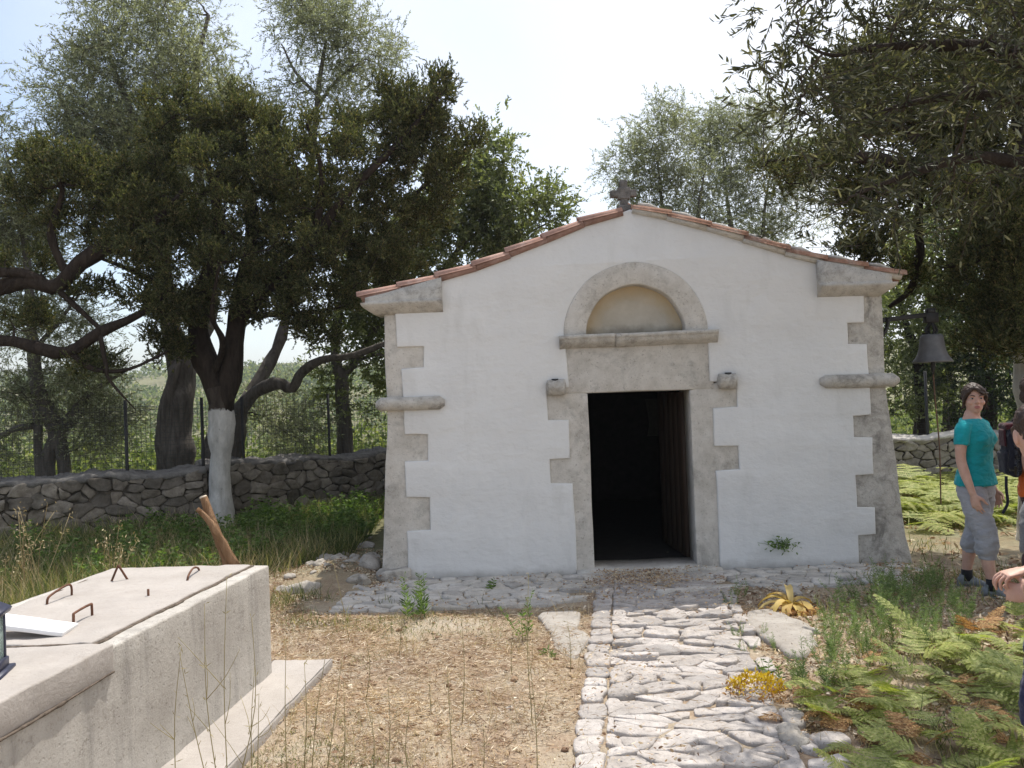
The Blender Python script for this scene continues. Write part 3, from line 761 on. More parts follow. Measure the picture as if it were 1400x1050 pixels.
# ------------------------------------------------------------------ bell on its bracket
root = thing('bell_bracket', FV(2.235, 2.24, -.42), 'black iron arm with curved brace fixed to the right side of the chapel', 'bracket')
bc = np.array([4.06, 8.05, 0]); wl_ = FV(2.20, 2.22, -.42)
build('arm', MB().add2(rbox((wl_ + bc + E3 * 2.28) / 2 + np.array([.03, 0, 0]) , (.29, .022, .022), rotz(math.atan2(bc[1] - wl_[1], bc[0] - wl_[0])) @ np.array([[.995, 0, -.09], [0, 1, 0], [.09, 0, .995]]), .004, 1)), M['iron'], root)
build('brace', MB().add2(tube(spline([FV(2.2, 1.86, -.42), FV(2.31, 1.98, -.42), FV(2.42, 2.14, -.42), FV(2.45, 2.25, -.42)], 12), .018, 8)), M['iron'], root, smooth=True)
bell = thing('bell', bc + E3 * 1.81, 'grey bronze bell hanging from the iron arm beside the chapel', 'bell')
pr = [(.178, 1.815), (.180, 1.825), (.165, 1.845), (.140, 1.88), (.122, 1.93), (.112, 1.99), (.106, 2.04), (.100, 2.07), (.085, 2.085), (.03, 2.09), (.02, 2.09)]
V = []; nn_ = 32; inner = [(.02, 2.075), (.085, 2.065), (.098, 2.0), (.125, 1.88), (.165, 1.815)]
allp = pr + inner
for r, z_ in allp: V += [(bc[0] + r * math.cos(a), bc[1] + r * math.sin(a), z_) for a in np.arange(nn_) * 2 * math.pi / nn_]
Fq = [(k * nn_ + j, k * nn_ + (j + 1) % nn_, ((k + 1) % len(allp)) * nn_ + (j + 1) % nn_, ((k + 1) % len(allp)) * nn_ + j) for k in range(len(allp)) for j in range(nn_)]
build('bell_body', MB().add(np.array(V), Fq), M['bronze'], bell, smooth=True)
mb = MB()
for a in (0, 1.57): 
    dx_, dy_ = math.cos(a), math.sin(a)
    mb.add2(tube(spline([bc + E3 * 2.09 + np.array([dx_, dy_, 0]) * .035, bc + E3 * 2.13 + np.array([dx_, dy_, 0]) * .055, bc + E3 * 2.19 + np.array([dx_, dy_, 0]) * .02, bc + E3 * 2.25], 8), .012, 6)).add2(tube(spline([bc + E3 * 2.09 - np.array([dx_, dy_, 0]) * .035, bc + E3 * 2.13 - np.array([dx_, dy_, 0]) * .055, bc + E3 * 2.19 - np.array([dx_, dy_, 0]) * .02, bc + E3 * 2.25], 8), .012, 6))
mb.add2(rbox(bc + E3 * 2.245, (.065, .035, .05), None, .01, 1)); mb.add2(rbox(bc + E3 * 2.31, (.04, .03, .03), None, .01, 1))
build('bell_crown', mb, M['iron'], bell)
build('clapper', MB().add2(tube([bc + E3 * 2.06, bc + E3 * 1.84, bc + E3 * 1.80, bc + E3 * 1.76, bc + E3 * 1.70], [.008, .01, .024, .022, .01], 8)), M['iron'], bell, smooth=True)
build('bell_rope', MB().add2(tube(spline([bc + E3 * 1.71, bc + np.array([.01, 0, 1.4]), bc + np.array([.03, .0, 1.0]), bc + np.array([.02, 0, .45])], 20), .0065, 6)), M['rope'], bell, smooth=True)

# ------------------------------------------------------------------ concrete cistern
cis = thing('concrete_cistern', (-2.0, 3.6, 0), 'long raised concrete tank with cracked lid and wire lifting loops', 'cistern')
def slab(quad, z0, z1, bev, cuts, amp, nsc=5):
    """quad: four plan corners (ccw), bevelled and roughened"""
    V, Fq = rbox((0, 0, 0), (1, 1, (z1 - z0) / 2), None, bev, 2, 0); q_ = np.array(quad, float)
    bm = bmesh.new(); vs = [bm.verts.new((*p, z)) for z in (z0, z1) for p in q_]
    for f_ in ((3, 2, 1, 0), (4, 5, 6, 7), (0, 1, 5, 4), (1, 2, 6, 5), (2, 3, 7, 6), (3, 0, 4, 7)): bm.faces.new([vs[i] for i in f_])
    bmesh.ops.subdivide_edges(bm, edges=[e for e in bm.edges if abs(e.verts[0].co.z - e.verts[1].co.z) < 1e-6], cuts=cuts, use_grid_fill=True)
    if z1 - z0 > .3:
        for k in range(1, 9): bmesh.ops.bisect_plane(bm, geom=bm.verts[:] + bm.edges[:] + bm.faces[:], plane_co=(0, 0, z0 + (z1 - z0) * k / 9), plane_no=(0, 0, 1))
    es = [e for e in bm.edges if len(e.link_faces) == 2 and e.calc_face_angle(0) > .7]
    bmesh.ops.bevel(bm, geom=es, offset=bev, segments=2, affect='EDGES', profile=.6)
    bmesh.ops.recalc_face_normals(bm, faces=bm.faces); bm.verts.index_update()
    V = np.array([v.co[:] for v in bm.verts]); Fc = [tuple(v.index for v in f_.verts) for f_ in bm.faces]; bm.free()
    V = V + amp * np.stack([fnoise(V * nsc + 6 * k, 4) for k in range(3)], 1); return V, Fc
xr = lambda y: -1.49 - (5.0 - y) * .104
xl = lambda y: -2.47 - (5.05 - y) * .06
cis_b = build('tank_body', MB().add2(slab([(xl(1.2) - .2, 1.2), (xr(1.2), 1.2), (xr(5), 5.0), (-2.47, 5.05)], -.1, .690, .011, 44, .004)), M['concrete'], cis, smooth=False)
build('lid_slab', MB().add2(slab([(xl(3.42) + .06, 3.41), (xr(3.42) - .097, 3.415), (xr(4.98) - .095, 4.96), (xl(4.98) + .05, 5.0)], .60, .705, .007, 44, .0045, 9)), M['concrete_top'], cis, smooth=False)
build('cap_slab', MB().add2(slab([(xl(1.3) - .05, 1.3), (xr(1.3) + .008, 1.3), (xr(3.39) + .008, 3.392), (xl(3.39), 3.392)],   .585, .706, .009, 44, .005, 8)), M['concrete_top'], cis, smooth=False)
# dirt-filled joints along the lid and under the cap
def crack(pts, w, up):
    p = spline(pts, 70); p = p + .006 * np.stack([fnoise(p * 9 + 5 * k, 3) for k in range(3)], 1) * [1, 1, .25]; d = nrm(np.gradient(p, axis=0)); sd = nrm(np.cross(d, up)); ww = w * (.55 + .7 * np.abs(fnoise(p * 16 + 3, 3)))[:, None]; lift = np.asarray(up) * .004
    V = np.concatenate([p + sd * ww + lift, p - sd * ww + lift, p - sd * ww - lift * 2, p + sd * ww - lift * 2]); n = len(p)
    return V, [(a * n + k, a * n + k + 1, ((a + 1) % 4) * n + k + 1, ((a + 1) % 4) * n + k) for a in range(4) for k in range(n - 1)]
M['crackdirt'] = simple('dark_joint_dirt', (.13, .105, .085), .95, .05, .5, 40, .5, .01)
mb = MB().add2(crack([(xr(y) - .089, y, .694) for y in (3.4, 3.8, 4.2, 4.6, 4.97)], .011, E3))
mb.add2(crack([(xl(3.4) + .1, 3.403, .700), (-2.1, 3.403, .700), (xr(3.4) - .10, 3.403, .700)], .007, E3)); mb.add2(crack([(xr(y) + .009, y, .588 - .006 * math.sin(5 * y)) for y in (2.2, 2.6, 3.0, 3.38)], .005, np.array([1.0, 0, 0])))
mb.add2(crack([(xl(y) + .07, y, .698) for y in (3.5, 4.0, 4.5, 5.0)], .006, E3))
build('joint_crack', mb, M['crackdirt'], cis)
build('footing', MB().add2(slab([(xr(1.2), 1.2), (-1.52, 1.2), (-1.18, 5.22), (-1.56, 5.24)], -.08, .052, .010, 40, .006, 7)), M['concrete_top'], cis, smooth=False)
zt = .69
def loop(pts, label=None):
    o = build('lifting_loop', MB().add2(tube(spline(pts, 16), .006, 6)), M['rust'], cis, smooth=True)
a_, b_ = np.array(G(65, 830, zt)), np.array(G(98, 818, zt)); loop([a_ - E3 * .02, a_ + E3 * .035, a_ * .8 + b_ * .2 + E3 * .055, a_ * .2 + b_ * .8 + E3 * .075, b_ + E3 * .06, b_ + E3 * .0])
a_, b_ = np.array(G(101, 860, zt)), np.array(G(126, 846, zt)); loop([a_ - E3 * .02, a_ + E3 * .055, a_ * .9 + b_ * .1 + E3 * .068, a_ * .1 + b_ * .9 + E3 * .07, b_ + E3 * .055, b_ - E3 * .02])
a_, b_ = np.array(G(149, 798, zt)), np.array(G(176, 795, zt)); loop([a_ - E3 * .02, a_ * .55 + b_ * .45 + E3 * .085, a_ * .45 + b_ * .55 + E3 * .085, b_ - E3 * .0])
a_, b_ = np.array(G(257, 797, zt)), np.array(G(274, 782, zt)); loop([a_ - E3 * .02, a_ + E3 * .03, a_ * .6 + b_ * .4 + E3 * .055, a_ * .2 + b_ * .8 + E3 * .035, b_ - E3 * .01])
a_ = np.array(G(203, 819, zt)); build('wire_stub', MB().add2(tube([a_ - E3 * .02, a_ + E3 * .05], .006, 6)), M['rust'], cis)

# white board leaning on the tank
tip = np.array(G(87, 871, .70)); lft = np.array([tip[0] - .62, tip[1] - .05, .70 + .115])
t = NT('white_painted_board'); M['board'] = t.fin(t.ramp(t.noise(6, 5), [(.3, (.70, .69, .68)), (.7, (.82, .81, .80))]), .6, .3); t.bump(t.noise(30), .2, .003)
xd = nrm(tip - lft); yd = nrm(np.cross(E3, xd)); zd = np.cross(xd, yd)
tag(build('board', MB().add2(rbox((tip + lft) / 2 + zd * .012 + yd * .07, (np.linalg.norm(tip - lft) / 2, .075, .010), np.column_stack([xd, yd, zd]), .004, 2, 10, .004, 7)), M['board']), 'white board lying tilted on the concrete lid', 'board')
# grave lantern at the edge of the tank
lc = np.array(G(-24, 928, .694)) ; lant = thing('lantern', lc, 'dark blue metal lantern with glass panes standing on the concrete tank', 'lantern')
M['bluemetal'] = simple('dark_blue_metal', (.022, .025, .05), .45, .5, .3, 20, .05)
t = NT('lantern_glass'); M['lglass'] = t.fin((.55, .66, .62), .12, .5); t.b.inputs['Transmission Weight'].default_value = .55; t.b.inputs['IOR'].default_value = 1.2
Rl = rotz(.25); W_ = .055
def lb(c_, h_, mt, nm, bev=.003): return build(nm, MB().add2(rbox(lc + Rl @ np.array(c_), h_, Rl, bev, 1)), mt, lant)
lb((0, 0, .012), (.085, .085, .012), M['bluemetal'], 'foot'); lb((0, 0, .04), (.068, .068, .018), M['bluemetal'], 'base')
for sx in (-1, 1):
    for sy in (-1, 1): lb((sx * W_, sy * W_, .14), (.007, .007, .085), M['bluemetal'], 'corner_post')
for sx, sy in ((1, 0), (-1, 0), (0, 1), (0, -1)): lb((sx * W_, sy * W_, .14), (.002 if sx else W_ - .007, .002 if sy else W_ - .007, .083), M['lglass'], 'glass_pane', .0008)
V, Fq = rings([(lc + E3 * .222, Rl[:, 0] * .105, Rl[:, 1] * .105), (lc + E3 * .236, Rl[:, 0] * .112, Rl[:, 1] * .112), (lc + E3 * .242, Rl[:, 0] * .105, Rl[:, 1] * .105), (lc + E3 * .275, Rl[:, 0] * .05, Rl[:, 1] * .05), (lc + E3 * .285, Rl[:, 0] * .04, Rl[:, 1] * .04)], 4)
V = (V - lc) @ rotz(0).T; ang_ = rotz(math.pi / 4); V = V @ Rl @ ang_.T @ Rl.T + lc
build('lantern_roof', MB().add(V, Fq), M['bluemetal'], lant)

# broken branch behind the tank
brk = thing('broken_branch', np.array(G(325, 800)) , 'broken forked branch with pale cut end leaning behind the concrete tank', 'branch')
M['branchwood'] = bark('stripped_orange_wood', (.20, .11, .055), (.44, .28, .17), 12); M['cutwood'] = simple('pale_cut_wood', (.62, .52, .40), .8)
D_ = 6.6; base = P(330, 800, D_); base[2] = 0
pts = spline([base - E3 * .05, P(312, 770, D_), P(296, 730, D_), P(278, 680, D_)], 14); V, Fq = tube(pts, np.linspace(.050, .030, 14), 10); V = V + .006 * np.stack([fnoise(V * 14 + k, 3) for k in range(3)], 1)
build('main_limb', MB().add(V, Fq), M['branchwood'], brk, smooth=True)
e_ = nrm(pts[-1] - pts[-2]); build('cut_end', MB().add2(tube([pts[-1] - e_ * .002, pts[-1] + e_ * .012], [.031, .025], 10)), M['cutwood'], brk)
pts = spline([P(322, 775, D_ - .03), P(302, 738, D_ - .06), P(286, 712, D_ - .08), P(269, 695, D_ - .1)], 12); V, Fq = tube(pts, np.linspace(.038, .018, 12), 9); V = V + .005 * np.stack([fnoise(V * 14 + k, 3) for k in range(3)], 1)
build('side_prong', MB().add(V, Fq), M['branchwood'], brk, smooth=True)

# flat slabs beside the path and loose rocks
def flatstone(pts, h, label, name='stone_slab', cat='slab', group=None, mat='slab', lump=.25):
    mb = MB(); stone(mb, np.array(pts), .0, h, lambda V: V, .01, lump, .05, .06, 1)
    tag(build(name, mb, M[mat], None, smooth=True), label, cat, group)
flatstone([G(735, 842)[:2], G(792, 838)[:2], G(800, 870)[:2], G(793, 908)[:2], G(757, 902)[:2], G(752, 872)[:2]], .03, 'flat pale slab sunk in dry ground at the left edge of the path')
flatstone([G(1012, 838)[:2], G(1062, 833)[:2], G(1108, 866)[:2], G(1122, 893)[:2], G(1085, 905)[:2], G(1040, 880)[:2]], .035, 'flat pale slab between the path and the green weeds on the right')
rocks = [(410, 810, .15, 'flat white rock lying near the far corner of the concrete tank'), (384, 812, .06, 'fist-sized rock just right of the concrete tank corner'), (445, 770, .12, 'bleached rock in the dry bank left of the chapel corner'), (462, 776, .10, None), (437, 786, .09, None), (492, 800, .13, 'flat rock at the front left corner of the paving strip'), (507, 782, .16, 'brown weathered rock against the left foot of the chapel'), (498, 748, .11, None), (470, 757, .07, None), (424, 782, .07, None), (398, 797, .06, None), (455, 765, .06, None), (480, 782, .08, None), (470, 790, .05, None), (448, 790, .05, None), (486, 768, .07, None), (510, 765, .08, None), (505, 735, .06, None), (430, 795, .04, None), (475, 742, .05, None), (1108, 866, .07, 'grey rock at the outer end of the slab by the weeds'), (1085, 1012, .10, 'pale stone at the right edge of the path near the ferns')]
for px, py, r, lab in rocks:
    p = np.array(G(px, py)); p[2] = gz1(p[0], p[1]); a = rng.random() * 3; V, Fq = ellipsoid(p + E3 * r * .12, [rotz(a)[0] * r * rng.uniform(.9, 1.2), rotz(a)[1] * r * rng.uniform(.6, .8), E3 * r * rng.uniform(.36, .5)], 22, 14)
    V = V + r * .3 * np.stack([fnoise(V / r * .9 + 8 * k + 20, 4) for k in range(3)], 1)
    tag(build('rock', MB().add(V, Fq), M['rock'], None, smooth=False), lab or 'small pale rock among dry grass on the bank left of the chapel', 'rock', None if lab else 'small rocks on the bank left of the chapel')
# ------------------------------------------------------------------ foliage
def leaf_quads(pos, d, L, W, shape=1):
    """blades from base positions along unit directions"""
    n = len(pos); r = nrm(rng.normal(size=(n, 3))); s = nrm(np.cross(d, r)); L = np.broadcast_to(L, (n,))[:, None]; W = np.broadcast_to(W, (n,))[:, None] / 2
    if shape == 1:
        V = np.stack([pos, pos + d * L * .45 + s * W, pos + d * L, pos + d * L * .45 - s * W], 1).reshape(-1, 3)
        return V, np.arange(4 * n).reshape(n, 4)
    up = np.cross(s, d) * L * .06
    V = np.stack([pos, pos + d * L * .28 + s * W + up, pos + d * L * .72 + s * W * .8 + up, pos + d * L, pos + d * L * .72 - s * W * .8 + up, pos + d * L * .28 - s * W + up], 1).reshape(-1, 3)
    b = np.arange(n)[:, None] * 6
    return V, np.concatenate([b + np.array([0, 1, 2, 3]), b + np.array([0, 3, 4, 5])])

def twiglets(c, cr, per, L, out_c, up=.2, outw=.7):
    """random short shoots round clump centres"""
    n = len(c) * per; base = np.repeat(c, per, 0) + rng.normal(size=(n, 3)) * np.repeat(np.broadcast_to(cr, (len(c),)), per)[:, None] * .42
    d = nrm(rng.normal(size=(n, 3)) + outw * nrm(base - np.repeat(out_c, per, 0)) + np.array([0, 0, up])); return base, d, L * rng.uniform(.55, 1.25, n)
KIND = {
    'olive':   dict(per=26, L=.34, k=16, ll=.062, lw=.0165, ang=.75, droop=.10, up=.25, shape=1, cr=.34),
    'near':    dict(per=20, L=.36, k=15, ll=.066, lw=.0135, ang=.7, droop=.10, up=.1, shape=2, cr=.28),
    'cypress': dict(per=44, L=.115, k=18, ll=.034, lw=.0135, ang=.6, droop=0, up=.8, shape=1, cr=.15),
    'broad':   dict(per=20, L=.32, k=13, ll=.075, lw=.030, ang=.9, droop=.05, up=.3, shape=2, cr=.33),
}
TWIG = np.array([(0, 1, 2)])
def foliage(mbl, mbt, cl, oc, kind, dens=1.0, twigvis=1.0):
    K = KIND[kind]; per = max(3, int(K['per'] * dens))
    b, d, L = twiglets(cl, K['cr'], per, K['L'], oc, K['up']); n = len(b); k = K['k']
    t_ = np.tile((np.arange(k) + .5) / k, n) * .95 + .05; t_ = t_ + rng.uniform(-.03, .03, n * k)
    bb = np.repeat(b, k, 0); dd_ = np.repeat(d, k, 0); LL = np.repeat(L, k)
    pos = bb + dd_ * (LL * t_)[:, None]; pos[:, 2] -= K['droop'] * t_ ** 2 * LL / K['L'] * .8
    perp = nrm(np.cross(dd_, rng.normal(size=dd_.shape))); a = K['ang'] * rng.uniform(.5, 1.3, n * k)
    ld = nrm(dd_ * np.cos(a)[:, None] + perp * np.sin(a)[:, None] + np.array([0, 0, -.12 if kind != 'cypress' else .1]))
    V, Fq = leaf_quads(pos, ld, K['ll'] * rng.uniform(.6, 1.25, n * k), K['lw'] * rng.uniform(.7, 1.25, n * k), K['shape']); mbl.add(V, Fq)
    if twigvis > 0:                    # the woody shoots
        m_ = rng.random(n) < twigvis; b, d, L = b[m_], d[m_], L[m_]; s = nrm(np.cross(d, rng.normal(size=d.shape))); w = .0035
        e = b + d * L[:, None]; e[:, 2] -= K['droop'] * L / K['L'] * .8
        V = np.stack([b + s * w, b - s * w, e - s * w * .4, e + s * w * .4], 1).reshape(-1, 3); mbt.add(V, np.arange(len(V)).reshape(-1, 4))

def blob_clumps(blobs, n_per_m2, shell=.45):
    """blobs given as (centre, semi-axes): clump centres spread through each, denser near the skin"""
    C_, OC = [], []
    for c, r in blobs:
        c = np.asarray(c); r = np.asarray(r); n = max(3, int(n_per_m2 * math.pi * r[0] * r[2]))
        u = nrm(rng.normal(size=(n, 3))); s = rng.random(n) ** shell
        s = s * (1 + .16 * vnoise(u * 2.2 + c)); C_.append(c + u * s[:, None] * r); OC.append(np.repeat(c[None] - [0, 0, r[2] * .3], n, 0))
    return np.concatenate(C_), np.concatenate(OC)

def grow(mb, nodes, nrad, cl, r0=.012, jit=.12, seg=5, maxr=.05):
    """branches reach from the limbs to every clump, each new branch may fork from earlier ones"""
    nodes = list(map(np.asarray, nodes)); nr = list(nrad); A = np.array(nodes)
    d0 = np.array([np.min(((A - c) ** 2).sum(1)) for c in cl]); order = np.argsort(d0)
    buf = np.empty((len(nodes) + len(cl) * 5, 3)); buf[:len(nodes)] = A; rb = np.empty(len(buf)); rb[:len(nodes)] = nr; n = len(nodes)
    for i in order:
        c = cl[i]; d2 = ((buf[:n] - c) ** 2).sum(1) + 2.0 * np.maximum(0, buf[:n, 2] - c[2]) ** 2; j = int(np.argmin(d2)); a = buf[j]; L = np.linalg.norm(c - a)
        if L < .06: continue
        mid = (a + c) / 2 + rng.normal(size=3) * jit * L + np.array([0, 0, -.06 * L]); t_ = np.linspace(0, 1, seg + 1)[:, None]
        pts = (1 - t_) ** 2 * a + 2 * t_ * (1 - t_) * mid + t_ ** 2 * c; ra = min(rb[j] * .8, maxr, r0 + .016 * L)
        pts[1:-1] += rng.normal(size=(seg - 1, 3)) * .03 * L; rad = np.linspace(max(ra, .007), .005, seg + 1)
        V, Fq = tube(pts, rad, 5, False); mb.add(V, Fq)
        buf[n:n + seg - 1] = pts[2:]; rb[n:n + seg - 1] = rad[2:]; n += seg - 1
def limb(mb, pts, seg=10, n=18, amp=.12, sc=2.5):
    p = spline(pts, n); V, Fq = tube(p[:, :3], np.maximum(p[:, 3], .008), seg)
    ax = np.repeat(p[:, :3], seg, 0); nz = fnoise(ax * .6 * sc + V * sc, 3); V = ax + (V - ax) * (1 + amp * 1.6 * nz)[:, None]
    mb.add(V, Fq); return p
def PX(x, y, D, r): return (*P(x, y, D), r)
def B(x, y, rx, ry, D, rd): q_ = D / F_PX; return (P(x, y, D), (rx * q_, rd, ry * q_))

def tree(name, label, cat, trunk, limbs, blobs, kind, leafm, barkm, twigm='twig', n=5.0, dens=1, white=None, group=None, twigvis=.6, shell=.45, extra=None, grow_r=.012):
    base = np.array(trunk[0][:3]); base[2] = min(base[2], gz1(base[0], base[1]))
    root = thing(name, base, label, cat, group)
    mb = MB(); p = limb(mb, [(*base[:2], base[2] - .1, trunk[0][3] * 1.25)] + list(trunk), 14, 26)
    tk = build('trunk', mb, M[barkm], root, smooth=True)
    nodes = [p[len(p) // 2:]]; mb = MB()
    for l in limbs: nodes.append(limb(mb, l, 10, 22))
    nd = np.concatenate(nodes); cl, oc = blob_clumps(blobs, n, shell)
    mb2 = MB(); grow(mb2, nd[:, :3], nd[:, 3], cl, grow_r); ml, mt_ = MB(), MB()
    foliage(ml, mb2, cl, oc, kind, dens, twigvis)
    if limbs: build('limbs', mb, M['bark_dark' if barkm.startswith('bark_white') else barkm], root, smooth=True)
    build('branches', mb2, M[twigm], root)
    build('crown', ml, M[leafm], root)
    return root, cl

# the dark cypress with the whitewashed trunk
D = 11.0
tree('cypress_tree', 'dark cypress with whitewashed lower trunk, standing before the gap in the stone walls', 'tree',
     [PX(303, 716, D, .19), PX(301, 640, D, .155), PX(302, 560, D, .15), PX(296, 530, D, .16)],
     [[PX(302, 560, D, .13), PX(284, 505, D, .15), PX(272, 455, D, .13), PX(278, 400, D - .2, .11), PX(300, 330, D - .4, .085), PX(290, 250, D - .5, .05), PX(270, 180, D - .6, .025)],
      [PX(305, 560, D, .13), PX(316, 510, D, .14), PX(322, 450, D, .13), PX(335, 380, D + .2, .11), PX(345, 300, D + .2, .08), PX(335, 230, D, .05), PX(330, 150, D, .02)],
      [PX(325, 440, D, .09), PX(375, 385, D - .2, .085), PX(425, 335, D - .4, .07), PX(470, 270, D - .5, .055), PX(540, 200, D - .4, .035), PX(610, 120, D - .2, .016)],
      [PX(335, 400, D, .07), PX(400, 340, D + .5, .06), PX(480, 300, D + .8, .045), PX(560, 270, D + .7, .03), PX(640, 200, D + .5, .014)],
      [PX(273, 440, D, .06), PX(225, 395, D - .2, .05), PX(180, 370, D - .3, .035), PX(130, 350, D - .3, .018)],
      [PX(292, 515, D, .05), PX(305, 470, D - .3, .045), PX(290, 430, D - .7, .03), PX(300, 360, D - 1, .018)],
      [PX(430, 330, D - .4, .05), PX(440, 240, D - .7, .035), PX(420, 170, D - .8, .016)],
      [PX(330, 430, D, .04), PX(400, 430, D + .2, .03), PX(470, 420, D + .1, .014)]],
     [B(240, 170, 60, 45, D - .4, .6), B(330, 175, 55, 55, D - .3, .7), B(330, 260, 135, 85, D, 1.6), B(450, 240, 105, 85, D, 1.5), B(560, 180, 60, 60, D, .8), B(560, 150, 55, 50, D, .7), B(605, 118, 22, 30, D - .1, .35), B(635, 185, 24, 26, D + .3, .3), B(590, 250, 55, 65, D + .3, .8),
      B(470, 330, 115, 75, D, 1.4), B(290, 350, 100, 65, D - .3, 1.3), B(210, 320, 70, 60, D - .3, .9), B(410, 400, 95, 48, D, 1.0), B(250, 415, 70, 36, D - .4, .7), B(530, 360, 50, 40, D + .2, .6), B(195, 250, 60, 40, D - .4, .6), B(430, 450, 40, 25, D + .1, .4), B(225, 480, 35, 30, D - .3, .4)],
     'cypress', 'cypress', 'bark_white', 'bark_dark', 44, 1.0, shell=.5)
# a second one whose trunk stands left of the view
D = 10.0
tree('cypress_tree', 'dark cypress reaching in from the left edge on thick nearly level limbs', 'tree',
     [PX(-190, 760, D, .22), PX(-180, 620, D, .19), PX(-160, 500, D, .17)],
     [[PX(-165, 520, D, .15), PX(-100, 420, D, .11), PX(0, 394, D, .10), PX(40, 384, D, .10), PX(76, 392, D, .10), PX(112, 358, D, .10), PX(160, 330, D, .085), PX(215, 300, D, .05), PX(250, 260, D, .02)],
      [PX(-165, 540, D, .12), PX(-90, 488, D, .08), PX(0, 466, D, .07), PX(45, 474, D, .07), PX(92, 482, D, .075), PX(138, 453, D, .07), PX(190, 430, D, .045), PX(240, 390, D, .02)],
      [PX(60, 384, D, .07), PX(20, 372, D - .1, .06), PX(-40, 380, D - .2, .05)],
      [PX(90, 375, D, .05), PX(70, 320, D - .1, .05), PX(85, 260, D - .2, .03), PX(60, 220, D - .3, .015)],
      [PX(95, 482, D, .035), PX(130, 505, D, .03), PX(175, 505, D, .022), PX(230, 480, D + .1, .010)],
      [PX(135, 450, D, .03), PX(145, 500, D - .1, .025), PX(150, 520, D - .1, .018), PX(185, 560, D - .1, .008)],
      [PX(75, 392, D, .04), PX(105, 420, D, .035), PX(140, 452, D, .03)]],
     [B(90, 255, 70, 45, D, .8), B(60, 215, 42, 24, D - .2, .5), B(135, 235, 50, 36, D, .6), B(190, 290, 60, 38, D, .6), B(165, 345, 40, 26, D - .1, .4), B(100, 300, 40, 24, D, .4), B(215, 415, 40, 20, D, .35), B(35, 358, 38, 18, D + .1, .35), B(120, 405, 34, 22, D + .2, .35), B(40, 432, 40, 20, D + .2, .35), B(110, 500, 45, 16, D + .2, .3), B(-80, 330, 70, 60, D, .9), B(-120, 420, 70, 60, D, .9)],
     'cypress', 'cypress', 'bark_dark', 'bark_dark', 40, 1.0)

# old olives behind the left wall
D = 13.5
tree('olive_tree', 'tall silvery olive with a gnarled double trunk behind the left stone wall', 'tree',
     [PX(243, 660, 12.6, .29), PX(240, 600, 12.6, .245), PX(246, 540, 12.6, .21), PX(250, 490, 12.7, .19)],
     [[PX(248, 500, 12.7, .2), PX(232, 440, 12.9, .14), PX(222, 360, 13.1, .12), PX(205, 260, 13.3, .09), PX(180, 160, 13.4, .06), PX(150, 80, 13.4, .03)],
      [PX(252, 490, 12.7, .17), PX(290, 420, 13.2, .12), PX(275, 300, 13.6, .10), PX(270, 200, 13.7, .07), PX(268, 100, 13.7, .05), PX(285, 20, 13.7, .03)],
      [PX(222, 360, 13.1, .07), PX(160, 290, 13.3, .055), PX(110, 240, 13.5, .035), PX(60, 160, 13.6, .015)],
      [PX(205, 260, 13.3, .05), PX(120, 200, 13.2, .04), PX(80, 130, 13.2, .02)],
      [PX(226, 640, 12.5, .13), PX(224, 575, 12.4, .10), PX(236, 520, 12.4, .08), PX(246, 490, 12.5, .05)]],
     [B(175, 60, 60, 55, D, 1.2), B(235, 20, 62, 45, D, 1.2), B(135, 95, 45, 38, D, .8), B(70, 115, 38, 26, D, .5), B(200, 130, 110, 70, D, 1.6), B(280, 115, 55, 62, D, 1.2), B(150, 190, 100, 60, D, 1.4), B(230, 230, 110, 70, D, 1.4), B(330, 150, 50, 50, D, .9), B(120, 250, 70, 45, D, 1.0), B(160, -20, 70, 40, D, 1), B(170, 300, 80, 40, D, .8)],
     'olive', 'olive', 'bark_olive', 'twig', 17, 1.05)
D = 13.0
tree('olive_tree', 'olive with a dark trunk close behind the whitewashed trunk and one pale snaking limb', 'tree',
     [PX(312, 665, 12.7, .22), PX(316, 600, 12.7, .18), PX(326, 560, 12.7, .16)],
     [[PX(322, 570, 12.7, .13), PX(345, 540, 12.5, .10), PX(378, 524, 12.3, .085), PX(400, 531, 12.2, .08), PX(412, 510, 12.1, .07), PX(440, 492, 12.0, .065), PX(480, 487, 11.9, .055), PX(520, 472, 11.8, .045), PX(560, 455, 11.7, .025)],
      [PX(326, 565, 12.7, .12), PX(360, 510, 13, .10), PX(385, 460, 13.3, .085), PX(400, 380, 13.6, .07), PX(420, 280, 13.8, .055), PX(432, 160, 13.8, .045), PX(436, 115, 13.8, .04), PX(445, 60, 13.8, .025)],
      [PX(432, 150, 13.8, .03), PX(460, 110, 13.8, .025), PX(500, 80, 13.8, .012)],
      [PX(434, 130, 13.8, .03), PX(405, 100, 13.7, .022), PX(385, 60, 13.6, .010)],
      [PX(292, 650, 12.6, .13), PX(285, 620, 12.6, .10), PX(292, 580, 12.7, .06)]],
     [B(440, 40, 60, 55, D + .8, .9), B(500, 70, 45, 45, D + .8, .7), B(408, 25, 26, 22, D + .6, .4), B(470, 140, 60, 45, D + .8, .8), B(440, -10, 70, 30, D + .8, .8), B(400, 130, 26, 28, D + .7, .4), B(530, 90, 20, 40, D + .8, .4), B(375, 560, 45, 40, D + .3, .5), B(400, 600, 40, 40, D + .5, .5)],
     'olive', 'olive', 'bark_olive', 'twig', 16, 1.0)
D = 12.3
